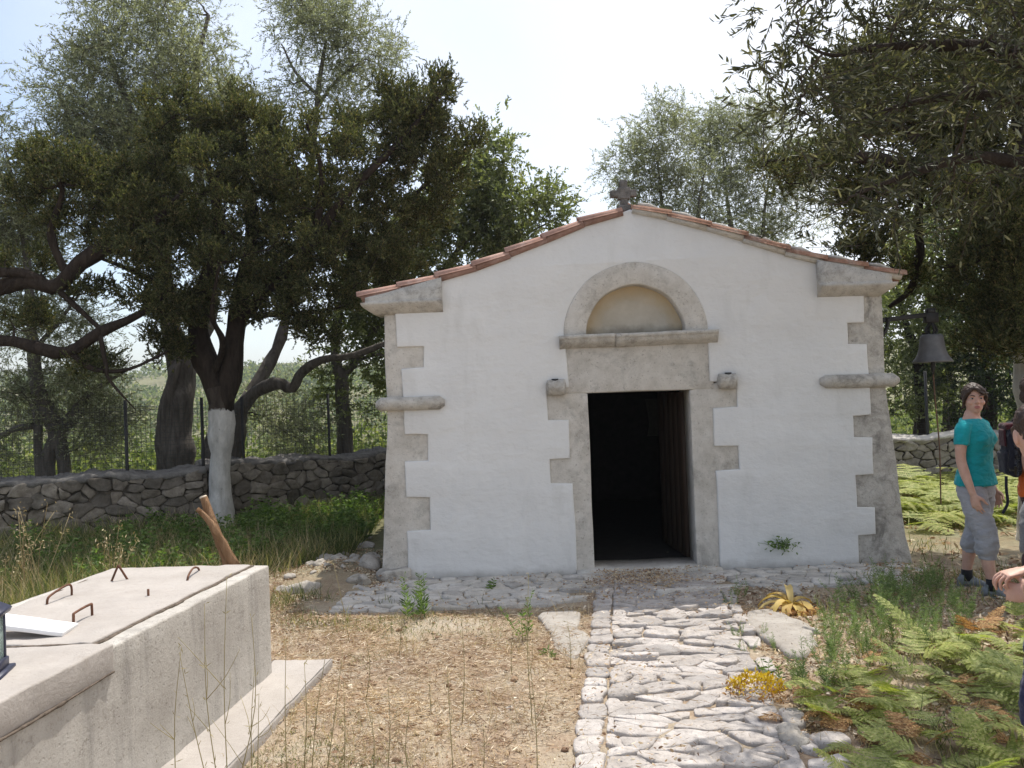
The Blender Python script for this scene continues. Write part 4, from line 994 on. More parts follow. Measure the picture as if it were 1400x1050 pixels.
tree('olive_tree', 'olive with three slim trunks behind the wall at the left edge, twigs drooping', 'tree',
     [PX(66, 672, D, .15), PX(64, 630, D, .12), PX(78, 595, D, .12), PX(62, 555, D, .12)],
     [[PX(90, 670, D, .11), PX(86, 625, D, .10), PX(80, 595, D, .10), PX(100, 570, D, .09), PX(122, 540, D + .1, .06), PX(150, 520, D + .2, .03), PX(185, 500, D + .3, .015)],
      [PX(62, 560, D, .11), PX(50, 520, D, .09), PX(45, 470, D, .08), PX(40, 400, D + .2, .07), PX(30, 300, D + .5, .05), PX(10, 220, D + .6, .03)],
      [PX(56, 665, D, .07), PX(52, 620, D, .06), PX(52, 585, D, .06), PX(45, 550, D, .05), PX(20, 520, D, .03)],
      [PX(52, 582, D, .05), PX(25, 585, D - .1, .045), PX(0, 595, D - .1, .03), PX(-40, 600, D, .015)],
      [PX(45, 480, D, .04), PX(80, 440, D + .3, .03), PX(110, 400, D + .4, .015)]],
     [B(10, 260, 45, 60, D + .6, .9), B(-5, 180, 24, 26, D + .6, .4), B(30, 330, 55, 50, D + .5, .8), B(20, 430, 60, 40, D + .2, .7), B(110, 500, 50, 40, D + .2, .6), B(30, 540, 45, 40, D, .6), B(120, 575, 45, 38, D + .1, .5), B(90, 430, 40, 30, D + .3, .5), B(-50, 300, 60, 80, D + .5, .9), B(0, 620, 40, 25, D, .4), B(160, 560, 30, 30, D + .2, .4)],
     'olive', 'olive', 'bark_olive', 'twig', 27, .9, twigvis=1)
D = 14.5
tree('leafy_tree', 'bright leafy evergreen with a slim straight trunk rising behind the left corner of the chapel', 'tree',
     [PX(473, 650, 14, .14), PX(470, 580, 14, .12), PX(468, 525, 14, .12), PX(464, 505, 14, .12)],
     [[PX(466, 515, 14, .09), PX(458, 480, 14, .08), PX(465, 420, 14.1, .07), PX(490, 350, 14.3, .06), PX(540, 300, 14.5, .05), PX(590, 240, 14.6, .02)],
      [PX(468, 515, 14, .08), PX(490, 490, 14.1, .065), PX(520, 440, 14.3, .06), PX(580, 400, 14.5, .055), PX(640, 320, 14.6, .045), PX(670, 240, 14.6, .02)],
      [PX(580, 400, 14.5, .045), PX(660, 360, 14.6, .04), PX(720, 320, 14.6, .025), PX(760, 300, 14.6, .012)],
      [PX(690, 340, 14.6, .03), PX(690, 260, 14.6, .025), PX(688, 190, 14.6, .01)],
      [PX(490, 492, 14.1, .03), PX(520, 485, 14.0, .025), PX(560, 500, 14, .012)]],
     [B(620, 260, 60, 55, D, 1), B(668, 235, 36, 48, D, .7), B(690, 205, 12, 26, D, .25), B(690, 290, 55, 45, D, .9), B(738, 290, 30, 26, D, .5), B(762, 280, 12, 20, D, .25), B(640, 330, 70, 45, D, 1), B(700, 330, 55, 30, D, .8), B(560, 330, 60, 50, D, .9), B(580, 380, 60, 36, D, .8), B(500, 400, 50, 50, D - .3, .8), B(470, 440, 45, 35, D - .4, .6), B(530, 440, 30, 40, D - .2, .5), B(450, 525, 20, 30, D - .4, .3), B(540, 520, 32, 26, D - .4, .4), B(482, 545, 18, 18, D - .4, .25), B(520, 500, 25, 20, D - .3, .3)],
     'broad', 'broad', 'bark_olive', 'twig', 16, 1)

# olives behind the chapel on the right
for (tx, lab, bl, D) in ((925, 'airy olive behind the chapel ridge, just right of the stone cross', [(905, 205, 48, 55), (880, 225, 42, 45), (850, 215, 24, 28), (915, 165, 30, 28), (890, 280, 40, 35), (940, 250, 45, 45), (950, 310, 50, 30), (900, 320, 40, 20), (850, 255, 18, 16)], 16.0),
                         (1015, 'airy olive behind the right slope of the chapel roof', [(990, 165, 44, 42), (1000, 215, 52, 50), (965, 190, 30, 30), (1040, 170, 40, 40), (1050, 240, 45, 45), (990, 275, 45, 35), (1030, 310, 55, 30), (1085, 300, 45, 40), (1090, 210, 40, 50)], 17.0)):
    tree('olive_tree', lab, 'tree', [PX(tx, 690, D, .2), PX(tx + 6, 560, D, .16), PX(tx + 2, 440, D, .14)],
         [[PX(tx + 2, 450, D, .12), PX(tx - 8, 360, D, .08), PX(tx - 20, 280, D, .04), PX(tx - 26, 220, D, .012)], [PX(tx + 2, 450, D, .11), PX(tx + 25, 370, D, .07), PX(tx + 30, 290, D, .035), PX(tx + 40, 225, D, .012)]],
         [B(*b_, D, max(b_[2], b_[3]) * D / F_PX) for b_ in bl], 'olive', 'olive', 'bark_olive', 'twig', 13, 1.0)

# right: dark cypress with a whitewashed trunk at the edge of the view
D = 8.3
M['bark_white2'] = bark('whitewashed_right_bark', (.014, .011, .009), (.042, .033, .027), 9, 1.95)
tree('cypress_tree', 'dark cypress with whitewashed trunk cut by the right edge, thick limb arching left', 'tree',
     [PX(1428, 700, D, .24), PX(1424, 600, D, .22), PX(1420, 500, D, .21), PX(1404, 430, D, .21), PX(1382, 370, D, .22), PX(1368, 310, D, .20)],
     [[PX(1374, 330, D, .19), PX(1350, 275, D, .17), PX(1320, 248, D - .1, .15), PX(1285, 232, D - .2, .11), PX(1235, 225, D - .3, .08), PX(1180, 215, D - .4, .06), PX(1110, 215, D - .5, .03), PX(1050, 220, D - .6, .012)],
      [PX(1370, 330, D, .18), PX(1378, 260, D, .14), PX(1395, 180, D, .11), PX(1400, 80, D, .08), PX(1390, -20, D, .05)],
      [PX(1300, 240, D - .1, .06), PX(1240, 180, D - .2, .05), PX(1180, 140, D - .3, .04), PX(1120, 90, D - .4, .02)],
      [PX(1372, 350, D, .05), PX(1330, 358, D - .1, .04), PX(1290, 365, D - .2, .02)],
      [PX(1270, 232, D - .1, .05), PX(1258, 270, D + .3, .045), PX(1256, 320, D + .5, .04), PX(1258, 345, D + .5, .04), PX(1245, 395, D + .5, .035), PX(1215, 420, D + .6, .02)],
      [PX(1385, 400, D, .06), PX(1420, 380, D - .3, .05), PX(1460, 340, D - .5, .02)]],
     [B(1075, 232, 40, 20, D - .5, .4), B(1120, 205, 34, 26, D - .5, .4), B(1140, 240, 40, 22, D - .4, .4), B(1190, 330, 40, 30, D, .5), B(1160, 350, 32, 22, D, .35), B(1345, 400, 50, 30, D - .2, .5), B(1390, 430, 50, 60, D - .3, .6), B(1320, 350, 24, 18, D - .2, .25), B(1220, 160, 80, 50, D, 1), B(1330, 120, 90, 80, D + .2, 1.2), B(1210, 70, 60, 45, D, .8), B(1400, 20, 80, 60, D, 1), B(1440, 300, 60, 90, D, 1), B(1290, 190, 60, 30, D + .3, .6), B(1250, 370, 30, 24, D + .5, .3), B(1270, 130, 70, 50, D + .6, .9), B(1180, 270, 60, 40, D + .2, .6), B(1380, 210, 60, 50, D + .4, .8), B(1160, 110, 50, 40, D - .1, .6), B(1350, 470, 40, 40, D - .2, .4), B(1345, 330, 45, 35, D - .7, .4), B(1385, 290, 40, 40, D - .7, .4), B(1330, 260, 50, 26, D - .8, .4), B(1395, 370, 30, 40, D - .7, .35), B(1240, 250, 50, 30, D - .2, .5), B(1290, 290, 30, 20, D, .3)],
     'cypress', 'cypress', 'bark_white2', 'bark_dark', 50, 1.0)
# near olive whose boughs hang in from the right
D = 5.2
tree('olive_tree', 'near olive bough hanging in from the upper right with long narrow leaves and bare twigs', 'tree',
     [PX(1660, 900, 5.6, .22), PX(1650, 650, 5.6, .18), PX(1620, 420, 5.6, .16)],
     [[PX(1625, 440, 5.6, .13), PX(1540, 250, 5.5, .10), PX(1440, 150, 5.4, .08), PX(1380, 72, 5.3, .05), PX(1280, 62, 5.2, .035), PX(1190, 66, 5.1, .022), PX(1140, 76, 5.0, .012), PX(1100, 62, 5.0, .007)],
      [PX(1540, 250, 5.5, .07), PX(1430, 230, 5.4, .05), PX(1330, 215, 5.3, .035), PX(1240, 240, 5.2, .02), PX(1170, 265, 5.1, .010)],
      [PX(1440, 150, 5.4, .05), PX(1350, 130, 5.5, .035), PX(1250, 140, 5.5, .02), PX(1160, 170, 5.4, .010)],
      [PX(1600, 360, 5.6, .08), PX(1480, 60, 5.8, .06), PX(1360, -60, 5.8, .04), PX(1200, -90, 5.6, .02)]],
     [B(1145, 40, 50, 45, D, .5), B(1090, 30, 26, 26, D - .1, .25), B(1100, 130, 50, 45, D, .4), B(1095, 165, 24, 28, D, .25), B(1200, 90, 80, 70, D + .2, .7), B(1290, 110, 90, 80, D + .3, .8), B(1380, 100, 70, 90, D + .3, .8), B(1190, 190, 60, 45, D + .2, .5), B(1270, 240, 80, 45, D + .2, .5), B(1170, 275, 45, 35, D, .4), B(1360, 220, 60, 40, D + .2, .5), B(1250, 0, 120, 40, D + .2, .8), B(1120, -40, 70, 40, D, .5), B(1330, -30, 100, 60, D + .2, .9), B(1450, 60, 60, 100, D + .4, .8)],
     'near', 'olive_near', 'bark_dark', 'twig', 17, .6, twigvis=1.0, grow_r=.008)

# evergreens closing the view behind the bell, shade and sun put into leaf colour
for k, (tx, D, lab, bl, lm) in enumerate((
        (1252, 15.8, 'evergreen in a sunlit leaf tone filling the gap directly behind the bell', [(1235, 440, 50, 50), (1285, 470, 50, 50), (1215, 500, 36, 60), (1260, 390, 46, 40), (1230, 540, 40, 40), (1290, 540, 46, 40), (1265, 340, 36, 40), (1210, 430, 28, 40), (1300, 400, 40, 40)], 'broad'),
        (1345, 15.2, 'shade-toned evergreen behind the woman, between the bell and the right edge', [(1335, 460, 50, 60), (1375, 420, 50, 60), (1345, 540, 50, 46), (1395, 520, 40, 60), (1310, 500, 30, 60), (1340, 380, 44, 46), (1400, 350, 40, 60), (1300, 330, 40, 40)], 'broad_dark'),
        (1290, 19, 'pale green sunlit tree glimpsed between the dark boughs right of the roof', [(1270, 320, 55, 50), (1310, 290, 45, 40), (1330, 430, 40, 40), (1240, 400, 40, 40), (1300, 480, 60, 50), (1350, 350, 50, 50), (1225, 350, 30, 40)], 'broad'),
        (1460, 13.5, 'shade-toned evergreen at the far right, mostly beyond the edge of the view', [(1440, 430, 60, 80), (1420, 540, 50, 50), (1460, 330, 70, 70)], 'broad_dark'))):
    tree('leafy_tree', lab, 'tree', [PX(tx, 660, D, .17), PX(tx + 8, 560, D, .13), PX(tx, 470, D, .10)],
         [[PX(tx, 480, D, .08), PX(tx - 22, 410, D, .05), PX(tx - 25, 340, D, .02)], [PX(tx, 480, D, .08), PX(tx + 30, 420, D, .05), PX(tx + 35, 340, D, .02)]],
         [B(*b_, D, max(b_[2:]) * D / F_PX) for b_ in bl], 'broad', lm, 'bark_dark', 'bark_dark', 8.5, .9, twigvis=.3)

# ------------------------------------------------------------------ scrub on the far slopes
def scatter_quads(c, r, n, size, flat=.75):
    u = nrm(rng.normal(size=(n, 3))); u[:, 2] = np.abs(u[:, 2]) * 1.0 - .15
    p = c + u * r * np.array([1, 1, flat]) * (rng.random((n, 1)) ** .35) * (1 + .25 * vnoise(u * 2 + c)[:, None]); d = nrm(rng.normal(size=(n, 3)) + u * .6)
    return leaf_quads(p, d, size * rng.uniform(.6, 1.4, n), size * rng.uniform(.35, .6, n), 1)
mb = MB()
for _ in range(1500):
    y = 17 + 300 * rng.random() ** 2.0; x = rng.uniform(-.72, .12) * y * 1.15 - 1
    r = rng.uniform(.7, 1.5) * (1 + y / 90); z = gz1(x, y); s = .09 + y * .0035
    V, Fq = scatter_quads(np.array([x, y, z + r * .3]), r, int(110 if y < 60 else 80), s * (1.4 if y > 40 else 1)); mb.add(V, Fq)
for _ in range(260):
    y = rng.uniform(18, 60); x = rng.uniform(.25, .85) * y; r = rng.uniform(1.0, 2.2); z = gz1(x, y)
    V, Fq = scatter_quads(np.array([x, y, z + r * .3]), r, 110, .16); mb.add(V, Fq)
tag(build('hillside_scrub', mb, M['scrub'], None, (0, 60, 0)), 'sunlit green scrub covering the slopes beyond the left fence', 'scrub', None, 'stuff')

# ------------------------------------------------------------------ grass, straw, litter
def blades(mb, x, y, h, w, lean=.35, z=None):
    n = len(x); z = gz(x, y) if z is None else z; b = np.c_[x, y, z - .01]; a = rng.uniform(0, 2 * math.pi, n); s = np.c_[np.cos(a), np.sin(a), 0 * a] * (w / 2)[:, None]
    l = rng.normal(size=(n, 3)) * lean; l[:, 2] = 1; d = nrm(l); m_ = b + d * (h * .55)[:, None]; d2 = nrm(d + rng.normal(size=(n, 3)) * lean * .9); t_ = m_ + d2 * (h * .5)[:, None]
    V = np.stack([b + s, b - s, m_ - s * .7, m_ + s * .7, t_], 1).reshape(-1, 3); q0 = np.arange(n)[:, None] * 5
    mb.add(V, q0 + np.array([0, 1, 2, 3])); mb.F.append(q0 + np.array([3, 2, 4]) + mb.n - len(V)); mb.M.append(np.zeros(n, int))
def sc_poly(poly, n):                 # random points inside a plan polygon
    p = np.array(poly); lo, hi = p.min(0), p.max(0); q_ = rng.uniform(lo, hi, (n, 2)); ins = np.zeros(n, bool); j = len(p) - 1
    for i in range(len(p)):
        c_ = ((p[i, 1] > q_[:, 1]) != (p[j, 1] > q_[:, 1])) & (q_[:, 0] < (p[j, 0] - p[i, 0]) * (q_[:, 1] - p[i, 1]) / (p[j, 1] - p[i, 1] + 1e-12) + p[i, 0]); ins ^= c_; j = i
    return q_[ins]
def thin(q_, sc, lo, hi):             # keep points where a noise field is high: patches
    v = fnoise(np.c_[q_ * sc, np.zeros(len(q_))], 2); return q_[rng.random(len(q_)) < sstep(lo, hi, v)]
front = [(-1.45, 2.8), (.25, 2.8), (.34, 4.8), (.6, 6.4), (-.3, 6.5), (-1.5, 6.3), (-2.2, 7.6), (-2.5, 5.3), (-1.15, 5.25)]
mb = MB()
q_ = sc_poly([(-8, 5.2), (-2.55, 5.3), (-2.3, 7.6), (-1.75, 9.2), (-1.9, 12.8), (-4.2, 11.1), (-8.6, 8.3)], 60000); q_ = thin(q_, .8, -.9, .3); n = len(q_)
blades(mb, q_[:, 0], q_[:, 1], rng.uniform(.10, .34, n) * (1 + .5 * vnoise(np.c_[q_ * .9, 0 * q_[:, :1]])), rng.uniform(.006, .013, n), .45)
q_ = sc_poly([(-1.6, 6.1), (-.2, 6.15), (-.3, 6.6), (-1.4, 6.9), (-2.0, 7.3), (-2.2, 6.4)], 3500); n = len(q_); q_ = thin(q_, 2.5, -.3, .5); n = len(q_)
blades(mb, q_[:, 0], q_[:, 1], rng.uniform(.05, .2, n), rng.uniform(.004, .008, n), .5)
q_ = sc_poly([(1.75, 3.4), (4.8, 3.2), (4.8, 7.0), (2.6, 7.0), (2.1, 6.2), (2.0, 5.0)], 7000); q_ = thin(q_, 1.6, -.5, .5); n = len(q_)
blades(mb, q_[:, 0], q_[:, 1], rng.uniform(.05, .2, n), rng.uniform(.004, .008, n), .5)
q_ = sc_poly([(2.9, 7.2), (12, 7), (12, 13), (5, 14), (3.0, 13)], 9000); q_ = thin(q_, 1.0, -.2, .6); n = len(q_)
blades(mb, q_[:, 0], q_[:, 1], rng.uniform(.06, .22, n), rng.uniform(.006, .010, n), .5)
q_ = thin(sc_poly(front, 60000), 1.1, -.1, .45); n = len(q_); blades(mb, q_[:, 0], q_[:, 1], rng.uniform(.015, .075, n), rng.uniform(.003, .006, n), 1.0)
tag(build('green_grass', mb, M['grass'], None, (-4, 9, 0)), 'long green grass in the shade below the left stone wall', 'grass', None, 'stuff')
mb = MB()
q_ = sc_poly(front, 26000); q_ = thin(q_, 1.8, -.7, .5); n = len(q_); blades(mb, q_[:, 0], q_[:, 1], rng.uniform(.02, .09, n), rng.uniform(.002, .004, n), 1.3)
q_ = sc_poly(front, 4500); q_ = thin(q_, 2.6, .0, .5); n = len(q_); blades(mb, q_[:, 0], q_[:, 1], rng.uniform(.10, .26, n), rng.uniform(.002, .004, n), .6)
q_ = sc_poly([(1.2, 3.0), (2.4, 2.8), (2.5, 6.6), (1.6, 6.5), (1.45, 5)], 3000); n = len(q_); blades(mb, q_[:, 0], q_[:, 1], rng.uniform(.03, .12, n), rng.uniform(.002, .005, n), 1.1)
q_ = sc_poly([(-8, 5.2), (-2.55, 5.3), (-2.0, 9.0), (-4.2, 11), (-8.6, 8.3)], 9000); n = len(q_); blades(mb, q_[:, 0], q_[:, 1], rng.uniform(.2, .5, n), rng.uniform(.003, .006, n), .45)
tag(build('dry_grass', mb, M['straw'], None, (0, 4, 0)), 'sparse dry straw on the sunny ground between the tank and the path', 'dry grass', None, 'stuff')
mb = MB()
def litter(poly, n, s0, s1, zoff=.0, lo=-.55, hi=.5):
    q_ = thin(sc_poly(poly, n), 1.9, lo, hi); n = len(q_); p = np.c_[q_, gz(q_[:, 0], q_[:, 1]) + .004 + zoff + rng.random(n) * .015]; d = rng.normal(size=(n, 3)); d[:, 2] *= .22; d = nrm(d)
    V, Fq = leaf_quads(p, d, rng.uniform(s0, s1, n), rng.uniform(s0, s1, n) * .4, 2); mb.add(V, Fq)
litter(front, 24000, .006, .022); litter(front, 700, .025, .05); litter([(1.2, 2.8), (4.8, 2.8), (4.8, 7.2), (1.7, 6.9), (1.45, 5)], 30000, .012, .05, 0, -.9, .2)
litter([(.15, 2.8), (1.3, 2.8), (1.7, 7.4), (.6, 7.4)], 2600, .01, .035, .055); litter([(-1.5, 6.4), (3.4, 6.4), (3.4, 7.5), (-1.5, 7.5)], 1800, .01, .035, .05)
litter([(.55, 6.95), (1.75, 6.95), (1.75, 7.5), (.55, 7.5)], 2500, .01, .03, .05)
litter([(3.0, 7), (9, 7), (10, 12.5), (4, 13.5)], 14000, .03, .09)
# needle-fine straw lying about
q_ = thin(sc_poly(front + [], 60000), 1.5, -.6, .4); n = len(q_); p = np.c_[q_, gz(q_[:, 0], q_[:, 1]) + .006 + rng.random(n) * .012]; d = rng.normal(size=(n, 3)); d[:, 2] *= .15
V, Fq = leaf_quads(p, nrm(d), rng.uniform(.03, .10, n), rng.uniform(.0025, .005, n), 1); mb.add(V, Fq)
q_ = sc_poly([(.15, 2.8), (1.4, 2.8), (1.75, 7.4), (.55, 7.4)], 3000); n = len(q_); p = np.c_[q_, .03 + rng.random(n) * .02]; d = rng.normal(size=(n, 3)); d[:, 2] *= .15
V, Fq = leaf_quads(p, nrm(d), rng.uniform(.02, .07, n), rng.uniform(.002, .004, n), 1); mb.add(V, Fq)
litter([(-2.6, 5.2), (-1.2, 6.3), (-1.2, 9), (-2.2, 9.5), (-2.9, 7.5)], 16000, .008, .04, 0, -.9, .2)
q_ = sc_poly(front, 160); n = len(q_)                       # bits of fallen twig and small clods
for x, y in q_:
    a = rng.random() * 6.28; l = rng.uniform(.03, .12); p = np.array([x, y, gz1(x, y) + .008]); e_ = p + np.array([math.cos(a) * l, math.sin(a) * l, rng.uniform(0, .012)]); mb.add2(tube([p, (p + e_) / 2 + rng.normal(size=3) * .006, e_], [.003, .0035, .002], 4))
for x, y in sc_poly(front, 420):
    r = rng.uniform(.006, .02); V, Fq = ellipsoid((x, y, gz1(x, y) + r * .2), [r * rng.uniform(.8, 1.5), r, r * .6], 7, 5); mb.add(V + r * .25 * rng.normal(size=V.shape), Fq)
tag(build('leaf_litter', mb, M['litter'], None, (0, 4, 0)), 'brown fallen leaves and needles strewn over the ground', 'leaf litter', None, 'stuff')

# ------------------------------------------------------------------ bracken, weeds, stalks
def frond(mb, base, az, L, W, arch=.5, tilt=.9, npair=11):
    """one bracken frond: arching rachis, toothed pinnae in a flat triangle"""
    n = npair; t_ = np.linspace(0, 1, n + 4); el = tilt - arch * 1.5 * t_; st = L / (n + 3); p = np.array(base, float); pts = [p.copy()]
    h = np.array([math.cos(az), math.sin(az), 0]); sd = np.array([-math.sin(az), math.cos(az), 0])
    for k in range(1, len(t_)): p = p + st * (h * math.cos(el[k]) + E3 * math.sin(el[k])); pts.append(p.copy())
    pts = np.array(pts); w = .0025
    for a, b in zip(pts[:-1], pts[1:]): mb.add(np.array([a + sd * w, a - sd * w, b - sd * w * .7, b + sd * w * .7]), np.array([[0, 1, 2, 3]]))
    i0 = 4
    for k in range(i0, len(pts)):
        f = (k - i0) / (len(pts) - i0); wl = W * (1 - f) ** .8 * (1 if k > i0 else .85) + .01; fd = nrm(pts[min(k + 1, len(pts) - 1)] - pts[k - 1]); up = np.cross(fd, sd)
        for sg in (-1, 1):
            d = nrm(sd * sg + fd * .45 + up * rng.uniform(-.2, .1)); q2 = nrm(np.cross(up, d)); m_ = max(3, int(wl / .016)); s = (np.arange(m_) + .5) / m_
            for e in (-1, 1):
                b = pts[k] + d * (wl * s)[:, None] - E3 * (.12 * wl * s ** 2)[:, None]; dl = nrm(q2 * e + d * .5 + up * .1)
                ll = (st * .66) * (1 - s) ** .55 + .004; V = np.stack([b - d * .009, b + dl * ll[:, None] * .65 - d * .008, b + dl * ll[:, None], b + d * .010], 1).reshape(-1, 3); mb.add(V, np.arange(len(V)).reshape(-1, 4))
def fern_proto(name, mat, nf, L, label, group):
    mb = MB(); a0 = rng.random() * 6
    for k in range(nf):
        az = a0 + 2 * math.pi * k / nf + rng.uniform(-.5, .5); l = L * rng.uniform(.75, 1.15); frond(mb, (0, 0, 0), az, l, l * rng.uniform(.32, .48), rng.uniform(.35, .85), rng.uniform(.5, 1.15))
    o = build(name, mb, M[mat], None, (0, 0, 0)); return tag(o, label, 'fern', group)
GF, GY, GR, GS = 'green bracken ferns on the right', 'yellowing bracken ferns on the right', 'rusty dead bracken on the right', 'sunlit bracken in front of the far right wall'
protos = [fern_proto('bracken_fern', 'fern', 3, .55, 'green bracken fern spreading over the sunny ground right of the path', GF) for _ in range(5)] + [fern_proto('bracken_fern', 'fern', 4, .46, 'green bracken fern spreading over the sunny ground right of the path', GF)]
py_ = [fern_proto('bracken_fern', 'fern_yel', 3, .45, 'yellow green bracken fern among the green ferns right of the path', GY) for _ in range(2)]
pr_ = [fern_proto('bracken_fern', 'fern_rust', 3, .38, 'rust brown withered bracken low among the green ferns', GR) for _ in range(2)]
ps_ = [fern_proto('bracken_fern', 'fern_yel', 5, .55, 'bright yellow green bracken fern before the low wall right of the chapel', GS) for _ in range(2)]
used = set()
def place(pool, x, y, sc, label=None):
    o = pool[int(rng.integers(len(pool)))]; z = gz1(x, y) - .005
    if o.name not in used: used.add(o.name); o.location = (x, y, z); o.rotation_euler = (0, 0, rng.uniform(0, 6.28)); o.scale = (sc,) * 3; return o
    return copy_tree(o, (x, y, z), rng.uniform(0, 6.28), sc, label)
fz = [G(1180, 905)[:2], G(1290, 870)[:2], G(1395, 850)[:2], G(1480, 900)[:2], G(1480, 1080)[:2], G(1150, 1080)[:2], G(1130, 1000)[:2]]
pts = []
for c_ in sc_poly(fz, 4000):
    if all(np.hypot(*(c_ - d_)) > .185 for d_ in pts): pts.append(c_)
for c_ in pts:
    u_ = rng.random(); place(protos if u_ < .58 else (py_ if u_ < .88 else pr_), c_[0], c_[1], rng.uniform(.42, .78) * (1.0 if u_ < .9 else .8))
for px, py in ((1180, 985), (1120, 965), (1160, 1010), (1330, 940), (1085, 985)): c_ = G(px, py); place(pr_, c_[0], c_[1], rng.uniform(.5, .85))
pts = []
for c_ in sc_poly([(4.3, 9.4), (9.5, 8.6), (10.5, 12.4), (6.0, 13.6), (4.6, 13.8)], 2500):
    if all(np.hypot(*(c_ - d_)) > .42 for d_ in pts): pts.append(c_)
for c_ in pts: place(ps_, c_[0], c_[1], rng.uniform(.9, 1.7))

def herb(name, mat, n, H, k, ll, lw, spread, label, cat, group, up=.5, shape=1, stemw=.004):
    """upright leafy stems"""
    mb = MB()
    for _ in range(n):
        b = np.r_[rng.normal(size=2) * spread * .4, 0]; d = nrm(np.r_[rng.normal(size=2) * .28, 1]); h = H * rng.uniform(.55, 1.1); t_ = np.sort(rng.uniform(.12, 1, k)); bend = np.r_[rng.normal(size=2) * .12, 0] * h
        pos = b + d * (h * t_)[:, None] + bend * (t_ ** 2)[:, None]; a = np.arange(k) * 2.4 + rng.random() * 6
        ld = nrm(np.c_[np.cos(a), np.sin(a), np.full(k, up) + rng.normal(size=k) * .2]); V, Fq = leaf_quads(pos, ld, ll * (1.15 - .6 * t_) * rng.uniform(.7, 1.2, k), lw * (1.15 - .5 * t_), shape); mb.add(V, Fq)
        e = b + d * h + bend; s = np.array([stemw / 2, 0, 0]); mm = b + d * h * .5 + bend * .25
        for s in (np.array([stemw / 2, 0, 0]), np.array([0, stemw / 2, 0])): mb.add(np.array([b - s, b + s, mm + s * .8, mm - s * .8, e + s * .4, e - s * .4]), np.array([[0, 1, 2, 3], [3, 2, 4, 5]]))
    return tag(build(name, mb, M[mat], None, (0, 0, 0)), label, cat, group)
GW = 'feathery green weeds right of the path'
pw = [herb('feathery_weed', 'weed_soft', 7, .29, 42, .045, .007, .16, 'soft feathery green weed between the slab and the bracken', 'weed', GW, .7) for _ in range(3)]
wz = [G(1135, 850)[:2], G(1180, 800)[:2], G(1270, 800)[:2], G(1330, 850)[:2], G(1280, 890)[:2], G(1180, 930)[:2], G(1110, 950)[:2], G(1090, 930)[:2], G(1130, 900)[:2]]
pts = []
for c_ in sc_poly(wz, 3000):
    if all(np.hypot(*(c_ - d_)) > .155 for d_ in pts): pts.append(c_)
for c_ in pts: place(pw, c_[0], c_[1], rng.uniform(.55, 1.0))
for px, py, s in ((1012, 815, .6), (1000, 830, .45), (1040, 870, .4), (1062, 890, .4), (1010, 870, .4), (1022, 890, .35)): c_ = G(px, py); place(pw, c_[0], c_[1], s)
GL = 'broad-leaved weeds below the stone wall'
pl_ = [herb('leafy_weed', 'weed', 9, .40, 26, .075, .032, .24, 'bright broad-leaved weed growing below the wall left of the chapel', 'weed', GL, .25, 2) for _ in range(3)]
pts = []
for c_ in list(sc_poly([(-3.8, 9.2), (-1.9, 9.6), (-1.85, 12.6), (-3.7, 11.2)], 900)) + list(sc_poly([(-6.8, 7.8), (-2.9, 7.6), (-2.6, 9.0), (-4.3, 10.7), (-6.8, 9.2)], 400)):
    if all(np.hypot(*(c_ - d_)) > .30 for d_ in pts): pts.append(c_)
for c_ in pts: place(pl_, c_[0], c_[1], rng.uniform(.6, 1.15))
o = herb('weed_clump', 'weed', 9, .34, 30, .07, .014, .16, 'narrow-leaved green weed growing at the front of the paving strip left of the door', 'weed', None, .6); o.location = G(574, 846)
o = herb('weed_clump', 'weed', 4, .34, 26, .05, .013, .10, 'green weed in the dry ground in front of the door, left of the path', 'weed', None, .6); o.location = G(716, 876)
o = herb('weed_clump', 'weed', 4, .10, 10, .05, .016, .06, 'small low weed at the edge of the sunken slab left of the path', 'weed', None, .3); o.location = G(746, 902)
o = herb('weed_clump', 'weed', 4, .12, 10, .05, .016, .06, 'tiny weed sprouting from the paving against the white wall', 'weed', None, .3); o.location = G(672, 806)
o = herb('weed_clump', 'weed', 5, .16, 12, .05, .012, .08, 'low yellow green weed beside the yellow sedum', 'weed', None, .4); o.location = G(1060, 935)
# weed rooted in the white wall
cp = np.array(FV(1.22, .16, .03)); mb = MB(); n = 130
pos = cp + np.c_[rng.normal(size=n) * .07, -np.abs(rng.normal(size=n)) * .035 - .01, rng.normal(size=n) * .035 + .06]; pos[:, 2] -= .0
V, Fq = leaf_quads(pos, nrm(rng.normal(size=(n, 3)) + [-.5, -.3, .2]), rng.uniform(.025, .05, n), rng.uniform(.008, .016, n), 2); mb.add(V, Fq)
for k in range(9): e_ = cp + np.array([rng.normal() * .08, -.05, rng.uniform(.02, .1)]); V, Fq = tube([cp + N * -.02, (cp + e_) / 2 + E3 * .02, e_], .002, 4); mb.add(V, Fq)
tag(build('wall_weed', mb, M['weed'], None), 'small green weed rooted in the white wall right of the door', 'weed')
